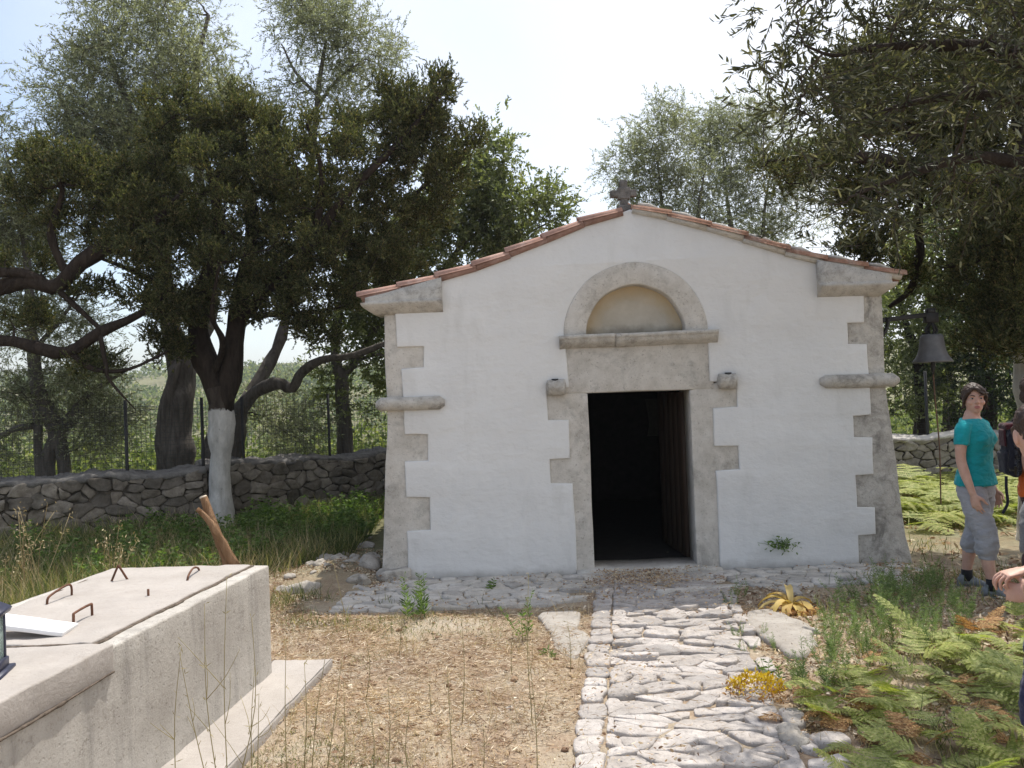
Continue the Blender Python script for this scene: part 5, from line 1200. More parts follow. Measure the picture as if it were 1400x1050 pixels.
# yellowed plant
c0 = np.array(G(1082, 832)); mb = MB()
for az, L, el, w in ((2.6, .30, .75, .05), (3.0, .36, .45, .055), (3.5, .34, .35, .05), (4.2, .30, .55, .07), (4.8, .28, .50, .08), (5.3, .27, .6, .075), (.2, .2, .9, .06), (1.4, .30, 1.2, .055), (2.2, .28, .9, .05), (3.8, .26, .8, .06)):
    h = np.array([math.cos(az), math.sin(az), 0]); sd = np.array([-math.sin(az), math.cos(az), 0]); p = c0 + E3 * .02; e_ = el; V = []
    for k in range(8):
        f = k / 7; ww = w * math.sin(math.pi * min(.98, .12 + .8 * f)) ** .8 / 2; V += [p + sd * ww + E3 * .012, p.copy(), p - sd * ww + E3 * .012]; p = p + L / 7 * (h * math.cos(e_) + E3 * math.sin(e_)); e_ -= .30
    mb.add(np.array(V), [(3 * k + j, 3 * k + j + 1, 3 * k + j + 4, 3 * k + j + 3) for k in range(7) for j in (0, 1)])
yp = tag(build('wilted_plant', mb, M['wilt'], None, c0), 'wilted plant with broad drooping yellow leaves on the paving right of the door', 'plant')
mb = MB(); n = 160; p = c0 + np.c_[rng.normal(size=(n, 2)) * .09, np.abs(rng.normal(size=n)) * .02] + [0, -.10, 0]; V, Fq = leaf_quads(p, nrm(rng.normal(size=(n, 3)) * [1, 1, .4]), rng.uniform(.03, .07, n), rng.uniform(.01, .02, n), 2); build('dead_leaves', mb.add(V, Fq), M['fern_rust'], yp)
c0 = np.array(G(1034, 950)); mb = MB(); n = 420; r = np.sqrt(rng.random(n)) * .13; a = rng.random(n) * 6.28; p = c0 + np.c_[r * np.cos(a) * 1.15, r * np.sin(a) * .9, .03 + .09 * (1 - (r / .14) ** 2) * rng.uniform(.5, 1, n)]
V, Fq = leaf_quads(p, nrm(rng.normal(size=(n, 3)) + [0, 0, .8]), rng.uniform(.02, .04, n), rng.uniform(.008, .014, n), 1); mb.add(V, Fq)
sd_ = tag(build('sedum', mb, M['sedum'], None, c0), 'low cushion of bright yellow leaves at the right edge of the path', 'plant')
mb = MB(); n = 240; a = rng.random(n) * 6.28; r = rng.uniform(.08, .19, n); p = c0 + np.c_[r * np.cos(a) * 1.1, r * np.sin(a) * .9 - .04, .01 + .05 * rng.random(n)]; V, Fq = leaf_quads(p, nrm(rng.normal(size=(n, 3)) + [0, 0, .5]), rng.uniform(.02, .04, n), rng.uniform(.007, .012, n), 1); build('red_stems', mb.add(V, Fq), M['fern_rust'], sd_)
# tall thin stalks in the foreground
GT = 'thin dry stalks standing in the foreground'
def stalk(px, py, hpx, lean, br):
    b = np.array(G(px, py)); b[2] = gz1(b[0], b[1]) - .01; D_ = b[1]; h = hpx * D_ / F_PX; mb = MB(); top = b + np.array([lean * h, rng.normal() * .05 * h, h])
    p = spline([b, b * .5 + top * .5 + np.array([rng.normal() * .03 * h, 0, 0]), top], 7); mb.add2(tube(p, np.linspace(.0026, .001, 7), 4))
    for k in range(br):
        f = rng.uniform(.25, .8); s = p[int(f * 6)]; e_ = s + np.array([rng.normal() * .12, rng.normal() * .08, rng.uniform(.15, .35)]) * h * .8; mb.add2(tube(spline([s, (s + e_) / 2 + np.array([.01, 0, -.01]), e_], 5), np.linspace(.0018, .0008, 5), 4))
    n = int(6 + br * 3); q2 = p[rng.integers(1, 7, n)] + rng.normal(size=(n, 3)) * .004; V, Fq = leaf_quads(q2, nrm(rng.normal(size=(n, 3)) + [0, 0, 1]), rng.uniform(.015, .04, n), .004, 1); mb.add(V, Fq)
    tag(build('dry_stalk', mb, M['stalk'], None), 'thin dry stalk standing on the sunny ground between the tank and the path', 'stalk', GT)
for a in ((240, 1070, 190, .08, 2), (300, 1080, 260, -.05, 3), (312, 1085, 300, .02, 2), (322, 1080, 240, .12, 2), (286, 1075, 190, -.18, 2), (345, 1070, 170, .06, 1), (352, 1060, 120, .05, 1), (392, 1060, 190, .02, 1), (415, 1050, 150, .05, 2), (425, 1060, 190, .16, 1), (445, 1060, 180, .18, 1), (470, 1050, 110, .02, 1), (510, 1060, 110, -.04, 1), (530, 1050, 120, .03, 2), (560, 1065, 100, .03, 2), (620, 1060, 150, -.03, 1), (632, 990, 150, .03, 1), (660, 1060, 70, .05, 1), (735, 1070, 190, -.03, 1), (728, 990, 200, .01, 1), (780, 920, 70, -.02, 1), (500, 960, 90, .05, 1), (546, 900, 70, .1, 1), (478, 880, 110, -.16, 1), (590, 980, 60, .0, 1), (700, 930, 60, .08, 1), (220, 1070, 60, -.2, 1), (200, 1070, 70, .1, 1)): stalk(*a)
for px, py, hp, ln in ((35, 800, 110, .1), (52, 820, 120, -.08), (150, 770, 90, .12), (165, 775, 80, -.1), (20, 790, 70, .3)):
    b = np.array(P(px, py, 7.4)); b[2] = 0; mb = MB()
    for k in range(4):
        h = hp * 7.4 / F_PX * rng.uniform(.7, 1.1); top = b + np.array([ln * h + rng.normal() * .12, rng.normal() * .1, h]); p = spline([b, (b + top) / 2 + rng.normal(size=3) * .02, top], 6); mb.add2(tube(p, np.linspace(.005, .002, 6), 4))
        n = 18; q2 = p[rng.integers(3, 6, n)] + rng.normal(size=(n, 3)) * .03; V, Fq = leaf_quads(q2, nrm(rng.normal(size=(n, 3)) + [0, 0, .6]), rng.uniform(.02, .05, n), .01, 1); mb.add(V, Fq)
    tag(build('dry_weed', mb, M['straw'], None), 'tall straw coloured dry weed standing behind the concrete tank', 'weed', 'dry weeds behind the tank')
# ------------------------------------------------------------------ people
def skinmat(name, a, b):
    t = NT(name); c = t.ramp(t.noise(14, 5), [(.3, a), (.7, b)]); t.bump(t.noise(120, 3), .08, .002)
    t.b.inputs['Subsurface Weight'].default_value = .12; t.b.inputs['Subsurface Radius'].default_value = (.012, .005, .003); t.b.inputs['Subsurface Scale'].default_value = .5
    return t.fin(c, .5, .35)
def clothmat(name, c, var=.12, knit=260):
    t = NT(name); col = t.ramp(t.noise(9, 5), [(.3, tuple(x * (1 - var) for x in c)), (.7, tuple(x * (1 + var) for x in c))])
    n1 = t.bump(t.noise(9, 4, .5, .5, stretch=(1, 1, 2.4)), .5, .03); t.bump(t.noise(knit, 2), .25, .002, n1); t.b.inputs['Sheen Weight'].default_value = .15
    return t.fin(col, .9, .15)
M['skin'] = skinmat('fair_skin', (.50, .29, .215), (.60, .375, .29)); M['skin_tan'] = skinmat('tanned_skin', (.36, .20, .14), (.44, .26, .19))
M['teal'] = clothmat('teal_jersey', (.012, .30, .33)); M['sweat'] = clothmat('grey_sweat_cloth', (.34, .34, .36)); M['shoe'] = simple('grey_trainer', (.20, .215, .225), .7, .3, .35, 22); M['sole'] = simple('pale_sole', (.36, .37, .37), .8)
M['sock'] = clothmat('black_sock', (.02, .02, .022)); M['eyew'] = simple('eye_white', (.40, .38, .37), .3, .5, .02); M['iris'] = simple('dark_iris', (.035, .02, .012), .2, .5, .1); M['lips'] = simple('lips', (.42, .16, .14), .45, .4, .1)
t = NT('dark_brown_hair'); c = t.ramp(t.noise(40, 4, .6, .3, stretch=(1, 1, .15)), [(.3, (.018, .010, .007)), (.7, (.062, .035, .023))]); t.bump(t.noise(70, 3, .6, .3, stretch=(1, 1, .12)), .8, .008); M['hair'] = t.fin(c, .5, .4)
M['navy'] = clothmat('navy_shorts', (.012, .014, .055)); M['orange'] = clothmat('orange_shirt', (.62, .12, .015)); M['maroon'] = clothmat('dark_trousers', (.05, .022, .022)); M['redstripe'] = clothmat('red_side_stripe', (.40, .02, .03))
M['packcloth'] = clothmat('navy_pack_cloth', (.012, .012, .020)); M['packred'] = clothmat('dark_red_pack_cloth', (.045, .008, .012)); M['greyshirt'] = clothmat('dull_grey_shirt', (.12, .12, .125))

class Fig:
    """body frame: x = the person's right, y = forward, z = up"""
    def __init__(s, root, f):
        s.o = np.asarray(root, float); f = np.array([f[0], f[1], 0.0]); s.f = nrm(f); s.r = np.array([s.f[1], -s.f[0], 0.0]); s.R = np.column_stack([s.r, s.f, E3])
    def w(s, V): return np.asarray(V, float) @ s.R.T + s.o
    def put(s, mb, VF, mi=0): mb.add(s.w(VF[0]), VF[1], mi); return mb
def limb_t(pts, n=14, seg=14):
    p = spline(pts, n); return tube(p[:, :3], p[:, 3], seg)
def hand(mb, fig, wr, d, pn, th, sz=1.0, curl=(.35, .5, .4), fan=.10, rf=.0085):
    """wrist, finger direction, palm normal, thumb side"""
    wr = np.array(wr, float); d = nrm(np.array(d, float)); pn = np.array(pn, float); pn = nrm(pn - d * (pn @ d)); l = np.array(th, float); l = l - d * (l @ d) - pn * (l @ pn); l = nrm(l)
    fig.put(mb, rings([(wr - d * .02 * sz, l * .024 * sz, pn * .018 * sz), (wr + d * .012 * sz, l * .029 * sz, pn * .017 * sz), (wr + d * .05 * sz, l * .040 * sz, pn * .016 * sz), (wr + d * .085 * sz, l * .041 * sz, pn * .0125 * sz), (wr + d * .098 * sz, l * .036 * sz, pn * .009 * sz)], 14))
    for i, ln in enumerate((.070, .079, .073, .056)):
        b = wr + d * (.090 - .004 * abs(i - 1.3)) * sz + l * (.031 - .0205 * i) * sz; a = 0; dd_ = nrm(d + l * fan * (1.3 - i) * .6); p = [(*b, rf * sz * 1.08)]; q_ = b
        for k, fr in enumerate((.45, .32, .23)):
            a += curl[k] * (1 + .08 * i); v = dd_ * math.cos(a) + pn * math.sin(a); q_ = q_ + v * ln * fr * sz; p.append((*q_, rf * sz * (1.0 - .09 * (k + 1)) * (.88 if i == 3 else 1)))
        pp_ = np.array(p); V, Fq = tube(spline(pp_, 10)[:, :3], spline(pp_, 10)[:, 3], 9); fig.put(mb, (V, Fq)); fig.put(mb, ellipsoid(q_, [rf * sz * .74] * 3, 8, 6))
    b = wr + d * .022 * sz + l * .022 * sz; v1 = nrm(d * .62 + l * .72 + pn * .35); v2 = nrm(d * .86 + l * .25 + pn * .45); q1 = b + v1 * .042 * sz; q2 = q1 + v2 * .034 * sz; q3 = q2 + nrm(v2 + pn * .3) * .026 * sz
    pp_ = np.array([(*b, .0145 * sz), (*q1, .0115 * sz), (*q2, .0098 * sz), (*q3, .0072 * sz)]); q_ = spline(pp_, 10); fig.put(mb, tube(q_[:, :3], q_[:, 3], 10)); fig.put(mb, ellipsoid(q3, [.0072 * sz] * 3, 8, 6))

def head_parts(mb, fig, c, yaw, pitch=0, k=1.0, fem=True):
    cy, sy = math.cos(yaw), math.sin(yaw); cp, sp = math.cos(pitch), math.sin(pitch)
    R = np.array([[cy, -sy, 0], [sy, cy, 0], [0, 0, 1]]) @ np.array([[1, 0, 0], [0, cp, -sp], [0, sp, cp]]); c = np.array(c, float)
    L = lambda V: np.asarray(V, float) * k @ R.T + c
    def e(cc, ax): V, Fq = ellipsoid(cc, ax, 20, 14); fig.put(mb, (L(V), Fq))
    e((0, -.016, .030), (.0735, .093, .086)); e((0, .004, -.01), (.068, .080, .085)); e((0, .030, -.045), (.054, .056, .062)); e((0, .052, -.082), (.026, .026, .022)); e((0, .03, -.07), (.045, .045, .03))
    for s in (-1, 1): e((s * .037, .052, -.022), (.027, .030, .026)); e((s * .073, -.004, -.012), (.010, .019, .031)); e((s * .03, .070, .028), (.026, .014, .010)); e((s * .010, .092, -.025), (.0085, .010, .008))
    V, Fq = limb_t([(0, .074, .022, .0085), (0, .086, .004, .009), (0, .098, -.014, .0105), (0, .098, -.025, .011)], 10, 10); fig.put(mb, (L(V), Fq))
    e((0, .080, -.051), (.022, .010, .0075)); e((0, .078, -.062), (.019, .010, .0075))
    return L
def face_bits(body, fig, L):
    for s in (-1, 1):
        ew = MB(); V, Fq = ellipsoid((s * .031, .0745, .010), (.0125, .010, .0058), 14, 8); fig.put(ew, (L(V), Fq)); ey = build('eye', ew, M['eyew'], body, smooth=True)
        ir = MB(); V, Fq = ellipsoid((s * .031, .0825, .010), (.0062, .004, .0058), 12, 8); fig.put(ir, (L(V), Fq)); build('iris', ir, M['iris'], ey, smooth=True)
        eb = MB(); V, Fq = limb_t([(s * .014, .0865, .027, .003), (s * .032, .0865, .034, .0034), (s * .050, .074, .029, .002)], 8, 6); fig.put(eb, (L(V), Fq)); build('eyebrow', eb, M['hair'], body, smooth=True)
    lp_ = MB()
    for z_, w in ((-.0505, .0045), (-.0625, .0055)): V, Fq = limb_t([(-.021, .083, -.056, .002), (-.008, .0905, z_, w), (.008, .0905, z_, w), (.021, .083, -.056, .002)], 10, 8); fig.put(lp_, (L(V), Fq))
    build('lips', lp_, M['lips'], body, smooth=True)
def torso(fig, mb, rs, sx=1, grow_=0, zs=1):
    fig.put(mb, rings([((0, y, z * zs), (rx * sx + grow_, 0, 0), (0, ry * sx + grow_, 0)) for z, y, rx, ry in rs], 24))
def wrinkle(amp, sc):
    return lambda V: V + amp * np.stack([fnoise(V * np.array([sc, sc, sc * 1.6]) + 11 * k, 3) for k in range(3)], 1)
def shoe(fig, body, an, yaw, ln=.25):
    c, s = math.cos(yaw), math.sin(yaw); fd = np.array([-s, c, 0]); sd = np.array([c, s, 0]); b = np.array([an[0], an[1], 0.0])
    up = MB(); fig.put(up, rings([(b - fd * .078 + E3 * .05, sd * .022, E3 * .03), (b - fd * .06 + E3 * .055, sd * .034, E3 * .042), (b + E3 * .065, sd * .038, E3 * .052), (b + fd * .05 + E3 * .055, sd * .041, E3 * .042), (b + fd * .10 + E3 * .042, sd * .045, E3 * .030), (b + fd * .145 + E3 * .034, sd * .038, E3 * .024), (b + fd * .17 + E3 * .03, sd * .02, E3 * .014)], 18))
    fig.put(up, rings([(b - fd * .012 + E3 * .06, sd * .037, fd * .052), (b - fd * .016 + E3 * .115, sd * .036, fd * .044)], 16))
    so = MB(); fig.put(so, rings([(b + fd * .045 + E3 * z_, sd * (.046 + q_), fd * (.132 + q_)) for z_, q_ in ((0, -.006), (.006, 0), (.022, 0), (.028, -.004))], 24))
    sh = remeshed('shoe', up, M['shoe'], .006, body, None, 1); build('sole', so, M['sole'], sh)
    la = MB()
    for k in range(4): p = b + fd * (.045 + .018 * k) + E3 * (.098 - .010 * k); fig.put(la, limb_t([(*(p - sd * .024 - E3 * .006), .003), (*(p + E3 * .004), .0035), (*(p + sd * .024 - E3 * .006), .003)], 6, 6))
    build('laces', la, M['sole'], sh)

# --- the woman
fg = Fig((3.52, 6.40, 0.0), (.60, -.80)); body = MB()
TR = [(.78, 0, .14, .09), (.86, -.008, .163, .108), (.93, -.004, .15, .10), (1.0, .006, .122, .085), (1.08, .012, .128, .09), (1.16, .018, .14, .102), (1.22, .016, .147, .104), (1.28, .002, .15, .088), (1.32, -.008, .128, .070), (1.355, -.012, .075, .055), (1.40, -.006, .05, .05)]
torso(fg, body, TR)
for s in (-1, 1): fg.put(body, ellipsoid((s * .06, .072, 1.185), (.058, .052, .06)))
fg.put(body, tube([(0, -.01, 1.33), (0, .002, 1.40), (0, .008, 1.45)], [.055, .048, .05], 16))
armR = [(.145, -.004, 1.295, .046), (.178, -.012, 1.19, .043), (.19, -.018, 1.05, .036), (.195, .012, .93, .035), (.195, .05, .82, .026), (.195, .062, .785, .0235)]
armL = [(-.145, -.004, 1.295, .046), (-.182, -.02, 1.19, .043), (-.20, -.03, 1.05, .036), (-.20, .0, .93, .035), (-.195, .03, .82, .026), (-.195, .04, .785, .0235)]
fg.put(body, limb_t(armR, 20)); fg.put(body, limb_t(armL, 20))
hand(body, fg, (.195, .064, .785), (0, .22, -1), (-1, .1, 0), (0, 1, .2), .95, (.22, .3, .25), .10, .0082)
hand(body, fg, (-.195, .042, .785), (0, .22, -1), (1, .1, 0), (0, 1, .2), .95, (.25, .35, .3), .10, .0082)
anR, anL = (.115, .14), (-.09, -.135)
fg.put(body, limb_t([(.085, 0, .84, .085), (.095, .05, .64, .075), (.105, .10, .46, .052), (.11, .105, .33, .052), (.114, .128, .16, .035), (.115, .135, .07, .036)], 20))
fg.put(body, limb_t([(-.085, 0, .84, .085), (-.088, -.02, .64, .075), (-.09, -.055, .46, .052), (-.09, -.105, .33, .052), (-.09, -.138, .16, .035), (-.09, -.135, .07, .036)], 20))
for a in (anR, anL): fg.put(body, ellipsoid((a[0], a[1], .06), (.03, .035, .03)))
Lw = head_parts(body, fg, (0, .012, 1.487), -.92, -.02, .98)
wo = tag(remeshed('person', body, M['skin'], .0055, None, fg.o, 2), 'woman in teal shirt and grey calf-length sweatpants standing right of the chapel', 'person')
face_bits(wo, fg, Lw)
h = MB()
V, Fq = ellipsoid((0, -.026, .042), (.082, .098, .088), 24, 16); m_ = V[:, 1] > .045; V[m_, 1] = .045 + (V[m_, 1] - .045) * .6; fg.put(h, (Lw(V), Fq))
for s in (-1, 1):
    fg.put(h, (Lw(limb_t([(s * .01, .062, .10, .016), (s * .045, .066, .072, .018), (s * .072, .042, .025, .016), (s * .078, .016, -.03, .011), (s * .072, .01, -.075, .005)], 14, 10)[0]), limb_t([(0, 0, 0, 1)] * 5, 14, 10)[1]))
V, Fq = limb_t([(.02, .07, .096, .016), (-.01, .083, .075, .015), (-.035, .084, .052, .011), (-.055, .072, .032, .006)], 12, 10); fg.put(h, (Lw(V), Fq))
V, Fq = limb_t([(0, -.09, .03, .05), (0, -.112, -.02, .045), (0, -.112, -.07, .035), (0, -.10, -.115, .02), (0, -.095, -.14, .008)], 14, 14); fg.put(h, (Lw(V), Fq))
for k in range(26):                     # loose strands at the nape, brow and sides
    a_ = rng.uniform(-2.6, 2.6); z0 = rng.uniform(-.05, .10); r_ = .088; p0 = np.array([r_ * math.sin(a_), -.02 - .098 * math.cos(a_), z0])
    if p0[1] > .05: p0[2] = max(p0[2], .07)
    dn = np.array([rng.normal() * .012, rng.normal() * .010 - .004, -rng.uniform(.03, .075)]); V, Fq = limb_t([(*p0, .0065), (*(p0 * [1.06, 1.05, 1] + dn * .5), .0055), (*(p0 * [1.04, 1.05, 1] + dn), .0025)], 8, 6); fg.put(h, (Lw(V), Fq))
remeshed('hair', h, M['hair'], .006, wo, None, 1, wrinkle(.004, 60))
sh = MB(); torso(fg, sh, [(.835, -.004, .190, .136), (.87, -.004, .186, .132), (.93, 0, .170, .120), (1.0, .006, .142, .104), (1.08, .012, .139, .102), (1.16, .02, .150, .114), (1.22, .018, .156, .114), (1.28, .004, .158, .098), (1.318, -.006, .136, .082), (1.345, -.012, .098, .068)])
for s in (-1, 1): fg.put(sh, ellipsoid((s * .060, .075, 1.185), (.066, .062, .07)))
fg.put(sh, limb_t([(.128, -.004, 1.30, .052), (.155, -.008, 1.265, .058), (.178, -.012, 1.20, .056), (.187, -.014, 1.15, .053)], 12, 16)); fg.put(sh, limb_t([(-.128, -.004, 1.30, .052), (-.155, -.01, 1.265, .058), (-.182, -.02, 1.20, .056), (-.192, -.024, 1.15, .053)], 12, 16))
remeshed('shirt', sh, M['teal'], .006, wo, None, 6, wrinkle(.006, 16))
pa = MB(); torso(fg, pa, [(.74, 0, .16, .10), (.80, -.008, .178, .118), (.87, -.006, .172, .118), (.93, -.002, .158, .108)])
for s, yk, ya, xk in ((1, .10, .106, .107), (-1, -.05, -.10, .09)): fg.put(pa, limb_t([(s * .082, -.004, .82, .104), (s * (.085 + xk) / 2, yk * .45, .64, .094), (s * xk, yk, .48, .082), (s * xk, (yk + ya) / 2, .40, .086), (s * xk, ya, .345, .076), (s * xk, ya + .002, .325, .062), (s * xk, ya + .002, .295, .060)], 22, 18))
tr = remeshed('sweatpants', pa, M['sweat'], .007, wo, None, 2, wrinkle(.007, 14))
for an, yw in ((anR, .30), (anL, .45)):
    so = MB(); fg.put(so, tube([(an[0], an[1] - .004, .07), (an[0], an[1] - .004, .155)], [.044, .041], 16)); build('sock', so, M['sock'], wo, smooth=True); shoe(fg, wo, an, yw)

# --- the youth whose hands show at the right edge
fc = Fig((1.968, 3.03, 0.0), (-.5, .866)); body = MB(); hs = .93
T2 = [(.74, 0, .13, .09), (.82, -.004, .142, .10), (.92, 0, .128, .09), (1.02, .004, .130, .09), (1.12, .006, .142, .095), (1.20, 0, .145, .085), (1.245, .004, .12, .068), (1.275, .012, .07, .052), (1.31, .025, .048, .048)]
torso(fc, body, T2); fc.put(body, tube([(0, .01, 1.25), (0, .04, 1.32), (0, .065, 1.37)], [.052, .047, .05], 16))
hc = fc.R.T @ (np.array(P(1417, 593, 3.1)) - fc.o); Lc = head_parts(body, fc, hc, -.80, -.25, .95)
Tg = fc.R.T @ (np.array(P(1376, 808, 3.2)) - fc.o); Tg2 = fc.R.T @ (np.array(P(1369, 786, 3.2)) - fc.o)
wL = Tg + np.array([.015, -.085, -.005]); wR = Tg2 + np.array([.095, -.045, .012])
fc.put(body, limb_t([(-.14, 0, 1.205, .043), (-.185, -.02, 1.10, .039), (-.205, -.03, .98, .034), (*((np.array([-.205, -.03, .98]) + wL) / 2 + [-.02, 0, -.02]), .033), (*wL, .024)], 22)); fc.put(body, limb_t([(.14, 0, 1.205, .043), (.20, -.01, 1.10, .039), (.235, .01, .99, .034), (*((np.array([.235, .01, .99]) + wR) / 2), .033), (*wR, .024)], 22))
hand(body, fc, wL, Tg - wL + np.array([.01, .02, .0]), (1, .1, -.1), (.1, .1, 1), .92, (.55, .75, .5), .16, .0086)
hand(body, fc, wR, Tg2 - wR + np.array([0, .02, -.01]), (-.3, .3, -1), (-.2, 1, .4), .92, (.42, .62, .45), .18, .0086)
for s in (-1, 1):
    fc.put(body, limb_t([(s * .078, 0, .78, .08), (s * .085, .015, .60, .068), (s * .09, .02, .42, .050), (s * .09, -.01, .30, .050), (s * .09, -.02, .15, .034), (s * .09, -.02, .06, .034)], 20)); fc.put(body, ellipsoid((s * .09, -.02, .06), (.03, .035, .03)))
yo = tag(remeshed('person', body, M['skin'], .0034, None, fc.o, 1), 'dark-haired youth in navy shorts cut by the right edge, both hands held together in front', 'person')
face_bits(yo, fc, Lc)
h = MB(); V, Fq = ellipsoid((0, -.024, .040), (.0795, .096, .085), 24, 16); m_ = V[:, 1] > .04; V[m_, 1] = .04 + (V[m_, 1] - .04) * .75; fc.put(h, (Lc(V), Fq)); V, Fq = ellipsoid((0, -.065, -.02), (.066, .05, .05), 20, 12); fc.put(h, (Lc(V), Fq))
for s in (-1, 1): V, Fq = limb_t([(s * .070, .02, .03, .014), (s * .071, .02, .005, .010), (s * .069, .02, -.012, .004)], 8, 8); fc.put(h, (Lc(V), Fq))
remeshed('hair', h, M['hair'], .005, yo, None, 1, wrinkle(.003, 80))
sh = MB(); torso(fc, sh, [(.74, 0, .155, .112), (.82, -.004, .152, .110), (.92, 0, .142, .104), (1.02, .004, .143, .104), (1.12, .006, .152, .106), (1.20, 0, .154, .095), (1.245, .004, .128, .078), (1.27, .01, .085, .062)])
for s in (-1, 1): fc.put(sh, limb_t([(s * .125, 0, 1.21, .05), (s * .155, -.008, 1.17, .056), (s * (.19), -.016, 1.09, .053), (s * .203, -.02, 1.03, .050)], 12, 14))
remeshed('shirt', sh, M['greyshirt'], .007, yo, None, 2, wrinkle(.006, 16))
pa = MB(); torso(fc, pa, [(.66, 0, .145, .10), (.72, -.004, .152, .108), (.80, -.004, .15, .106)])
for s in (-1, 1): fc.put(pa, limb_t([(s * .076, 0, .74, .092), (s * .086, .012, .60, .086), (s * .098, .018, .48, .092), (s * .10, .018, .40, .092)], 16, 16))
remeshed('shorts', pa, M['navy'], .007, yo, None, 2, wrinkle(.006, 14))
for s in (-1, 1): shoe(fc, yo, (s * .09, -.02), 0)

# --- the walker with the rucksack behind
fb = Fig((3.705, 5.92, 0.0), (.97, -.24)); body = MB()
T3 = [(.80, 0, .14, .095), (.90, -.004, .155, .105), (1.0, 0, .14, .095), (1.12, .006, .145, .10), (1.24, .008, .158, .105), (1.33, 0, .16, .092), (1.375, -.004, .132, .072), (1.41, -.006, .075, .055), (1.45, 0, .052, .052)]
torso(fb, body, T3); fb.put(body, tube([(0, -.006, 1.38), (0, .004, 1.45), (0, .012, 1.50)], [.056, .05, .052], 16)); Lb = head_parts(body, fb, (0, .018, 1.535), .1, 0, 1.0)
fb.put(body, limb_t([(.155, 0, 1.345, .047), (.185, -.07, 1.22, .043), (.195, -.13, 1.10, .037), (.185, -.11, .98, .036), (.17, -.05, .88, .026)], 20)); fb.put(body, limb_t([(-.155, 0, 1.345, .047), (-.19, .03, 1.22, .043), (-.205, .04, 1.10, .037), (-.2, .10, .99, .036), (-.18, .17, .91, .026)], 20))
hand(body, fb, (.17, -.05, .88), (-.1, .5, -.9), (-1, 0, 0), (0, .9, .4), 1, (.4, .5, .4)); hand(body, fb, (-.18, .17, .91), (.1, .7, -.6), (1, 0, 0), (0, .6, .7), 1, (.4, .5, .4))
for s, yk, ya in ((1, -.03, -.12), (-1, .04, .06)): fb.put(body, limb_t([(s * .08, 0, .86, .088), (s * .09, yk * .5, .66, .076), (s * .095, yk, .47, .054), (s * .097, ya * .7, .34, .054), (s * .1, ya, .16, .036), (s * .1, ya, .06, .036)], 20)); fb.put(body, ellipsoid((s * .1, ya, .06), (.03, .035, .03)))
wk = tag(remeshed('person', body, M['skin_tan'], .0065, None, fb.o, 2), 'walker in orange shirt and dark red-striped trousers at the right edge, carrying a rucksack', 'person')
face_bits(wk, fb, Lb)
h = MB(); V, Fq = ellipsoid((0, -.024, .042), (.081, .097, .087), 24, 16); m_ = V[:, 1] > .04; V[m_, 1] = .04 + (V[m_, 1] - .04) * .7; fb.put(h, (Lb(V), Fq)); V, Fq = ellipsoid((0, -.07, -.03), (.066, .05, .06), 20, 12); fb.put(h, (Lb(V), Fq)); remeshed('hair', h, M['hair'], .007, wk, None, 1, wrinkle(.004, 60))
sh = MB(); torso(fb, sh, [(.80, -.01, .172, .128), (.90, -.006, .168, .122), (1.0, 0, .155, .112), (1.12, .006, .158, .114), (1.24, .008, .168, .116), (1.33, 0, .170, .102), (1.375, -.004, .14, .082), (1.40, -.006, .09, .066)])
for s, ye in ((1, -.07), (-1, .03)): fb.put(sh, limb_t([(s * .14, 0, 1.35, .054), (s * .17, ye * .5, 1.29, .058), (s * .19, ye, 1.20, .055)], 12, 14))
remeshed('shirt', sh, M['orange'], .007, wk, None, 2, wrinkle(.007, 14))
pa = MB(); torso(fb, pa, [(.74, 0, .15, .105), (.82, -.004, .166, .115), (.90, -.004, .162, .112)]); st = MB()
for s, yk, ya in ((1, -.03, -.085), (-1, .04, .05)):
    lp2 = [(s * .08, 0, .82, .102), (s * .09, yk * .5, .66, .092), (s * .095, yk, .48, .082), (s * .097, ya, .36, .078), (s * .098, ya, .33, .074)]; fb.put(pa, limb_t(lp2, 18, 16))
    q_ = spline([(x + s * (r - .004), y, z) for x, y, z, r in lp2], 18); q_ = np.array(q_); V = np.concatenate([q_ + [s * .012, -.016, 0], q_ + [s * .012, .016, 0], q_ + [s * -.01, .016, 0], q_ + [s * -.01, -.016, 0]]); n = 18
    fb.put(st, (V, [(a * n + k, a * n + k + 1, ((a + 1) % 4) * n + k + 1, ((a + 1) % 4) * n + k) for a in range(4) for k in range(n - 1)]))
trs = remeshed('trousers', pa, M['maroon'], .007, wk, None, 2, wrinkle(.006, 14)); build('side_stripe', st, M['redstripe'], trs)
for s, ya in ((1, -.12), (-1, .06)): shoe(fb, wk, (s * .1, ya), 0)
bp = thing('backpack', fb.w([[0, -.21, .93]])[0], 'dark navy and red rucksack on the back of the walker in orange', 'backpack')
pk = MB(); fb.put(pk, rbox((0, -.172, 1.12), (.11, .045, .18), None, .05, 4, 8, .008, 9)); fb.put(pk, ellipsoid((0, -.172, 1.29), (.10, .047, .04))); build('pack_body', pk, M['packcloth'], bp, smooth=True)
pk = MB(); fb.put(pk, rbox((0, -.222, 1.04), (.08, .016, .08), None, .018, 3, 5, .006, 9)); build('front_pocket', pk, M['packcloth'], bp, smooth=True)
pk = MB(); fb.put(pk, rbox((0, -.178, 1.30), (.10, .05, .022), None, .02, 3, 5, .006, 9)); fb.put(pk, rbox((0, -.225, 1.22), (.07, .008, .06), None, .008, 2, 3, .004, 9)); build('pack_lid', pk, M['packred'], bp, smooth=True)
pk = MB(); fb.put(pk, tube(spline([(.08, -.235, .95), (.09, -.24, .86), (.07, -.23, .76), (.09, -.27, .69)], 12), .010, 6)); build('loose_strap', pk, M['packcloth'], bp, smooth=True)
pk = MB()
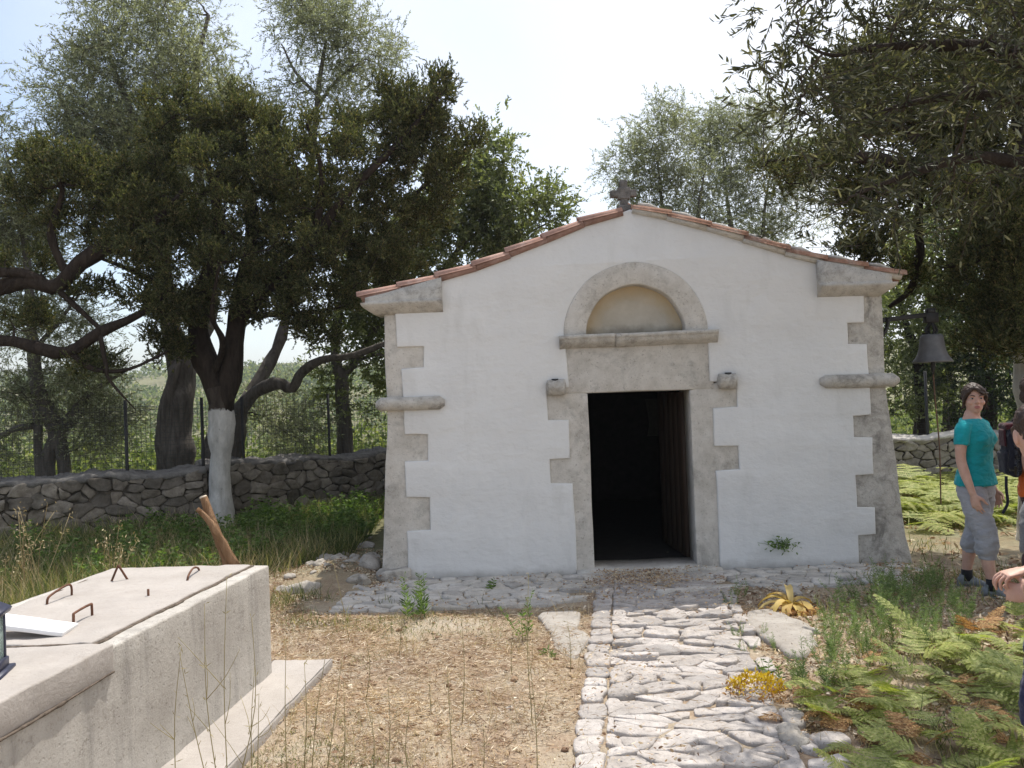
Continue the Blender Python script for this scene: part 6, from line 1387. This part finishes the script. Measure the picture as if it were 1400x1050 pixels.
for s in (-1, 1): fb.put(pk, tube(spline([(s * .09, -.14, 1.31), (s * .10, -.03, 1.405), (s * .105, .09, 1.33), (s * .12, .11, 1.2), (s * .14, .03, 1.05), (s * .12, -.13, .98)], 20), .016, 8))
build('shoulder_straps', pk, M['packcloth'], bp, smooth=True)

# ------------------------------------------------------------------ light
SUN_EL, SUN_AZ = 66.0, 24.0            # azimuth to the right of straight ahead
sd3 = Vector((math.sin(math.radians(SUN_AZ)) * math.cos(math.radians(SUN_EL)), math.cos(math.radians(SUN_AZ)) * math.cos(math.radians(SUN_EL)), math.sin(math.radians(SUN_EL))))
sl = bpy.data.lights.new('sun', 'SUN'); sl.energy = 4.2; sl.angle = math.radians(.53); sl.color = (1, .955, .88)
so_ = bpy.data.objects.new('sun', sl); COL.objects.link(so_); so_.rotation_euler = sd3.to_track_quat('Z', 'Y').to_euler(); so_.location = (5, 10, 30)
W = bpy.data.worlds.new('World'); SC.world = W; W.use_nodes = True; nt = W.node_tree; bg = nt.nodes['Background']
sk = nt.nodes.new('ShaderNodeTexSky'); sk.sky_type = 'NISHITA'; sk.sun_disc = False; sk.sun_elevation = math.radians(SUN_EL); sk.sun_rotation = math.radians(SUN_AZ)
sk.air_density = 1.0; sk.dust_density = 2.0; sk.ozone_density = 1.0; sk.altitude = 60
tcw = nt.nodes.new('ShaderNodeTexCoord'); vn = nt.nodes.new('ShaderNodeTexNoise'); vn.inputs['Scale'].default_value = 2.2; vn.inputs['Detail'].default_value = 5; vn.inputs['Distortion'].default_value = .6
nt.links.new(tcw.outputs['Generated'], vn.inputs['Vector']); vr = nt.nodes.new('ShaderNodeValToRGB'); vr.color_ramp.elements[0].position = .1; vr.color_ramp.elements[0].color = (.1, .1, .1, 1); vr.color_ramp.elements[1].position = .8; vr.color_ramp.elements[1].color = (.8, .8, .8, 1)
vx = nt.nodes.new('ShaderNodeSeparateXYZ'); nt.links.new(tcw.outputs['Generated'], vx.inputs[0]); va = nt.nodes.new('ShaderNodeMath'); va.operation = 'MULTIPLY_ADD'; va.inputs[1].default_value = .85; nt.links.new(vx.outputs[0], va.inputs[0]); nt.links.new(vn.outputs['Fac'], va.inputs[2])
nt.links.new(va.outputs[0], vr.inputs[0]); vm = nt.nodes.new('ShaderNodeMix'); vm.data_type = 'RGBA'; vm.inputs[7].default_value = (6.2, 6.3, 6.5, 1)      # white veil added to whiten the sky, stronger towards the right
nt.links.new(vr.outputs[0], vm.inputs[0]); nt.links.new(sk.outputs[0], vm.inputs[6]); nt.links.new(vm.outputs[2], bg.inputs[0]); bg.inputs[1].default_value = .15
SC.view_settings.view_transform = 'Standard'; SC.view_settings.look = 'None'; SC.view_settings.gamma = 1; SC.view_settings.exposure = .45
SC.cycles.max_bounces = 8; SC.cycles.transparent_max_bounces = 8; SC.cycles.use_denoising = True
SC.cycles.sample_clamp_indirect = 8

# ------------------------------------------------------------------ the hazy summer air
hz = bpy.data.materials.new('hazy_air'); hn = nodes_of(hz); ho = hn.nodes.new('ShaderNodeOutputMaterial'); hv = hn.nodes.new('ShaderNodeVolumePrincipled')
hv.inputs['Color'].default_value = (.82, .88, .96, 1); hv.inputs['Density'].default_value = .0005; hv.inputs['Anisotropy'].default_value = .3
hn.links.new(hv.outputs[0], ho.inputs['Volume'])
tag(build('haze', MB().add2(box((0, 740, 22), (1000, 770, 38))), hz, None, (0, 0, 0)), 'pale haze in the air over the far slopes', 'haze', None, 'stuff')
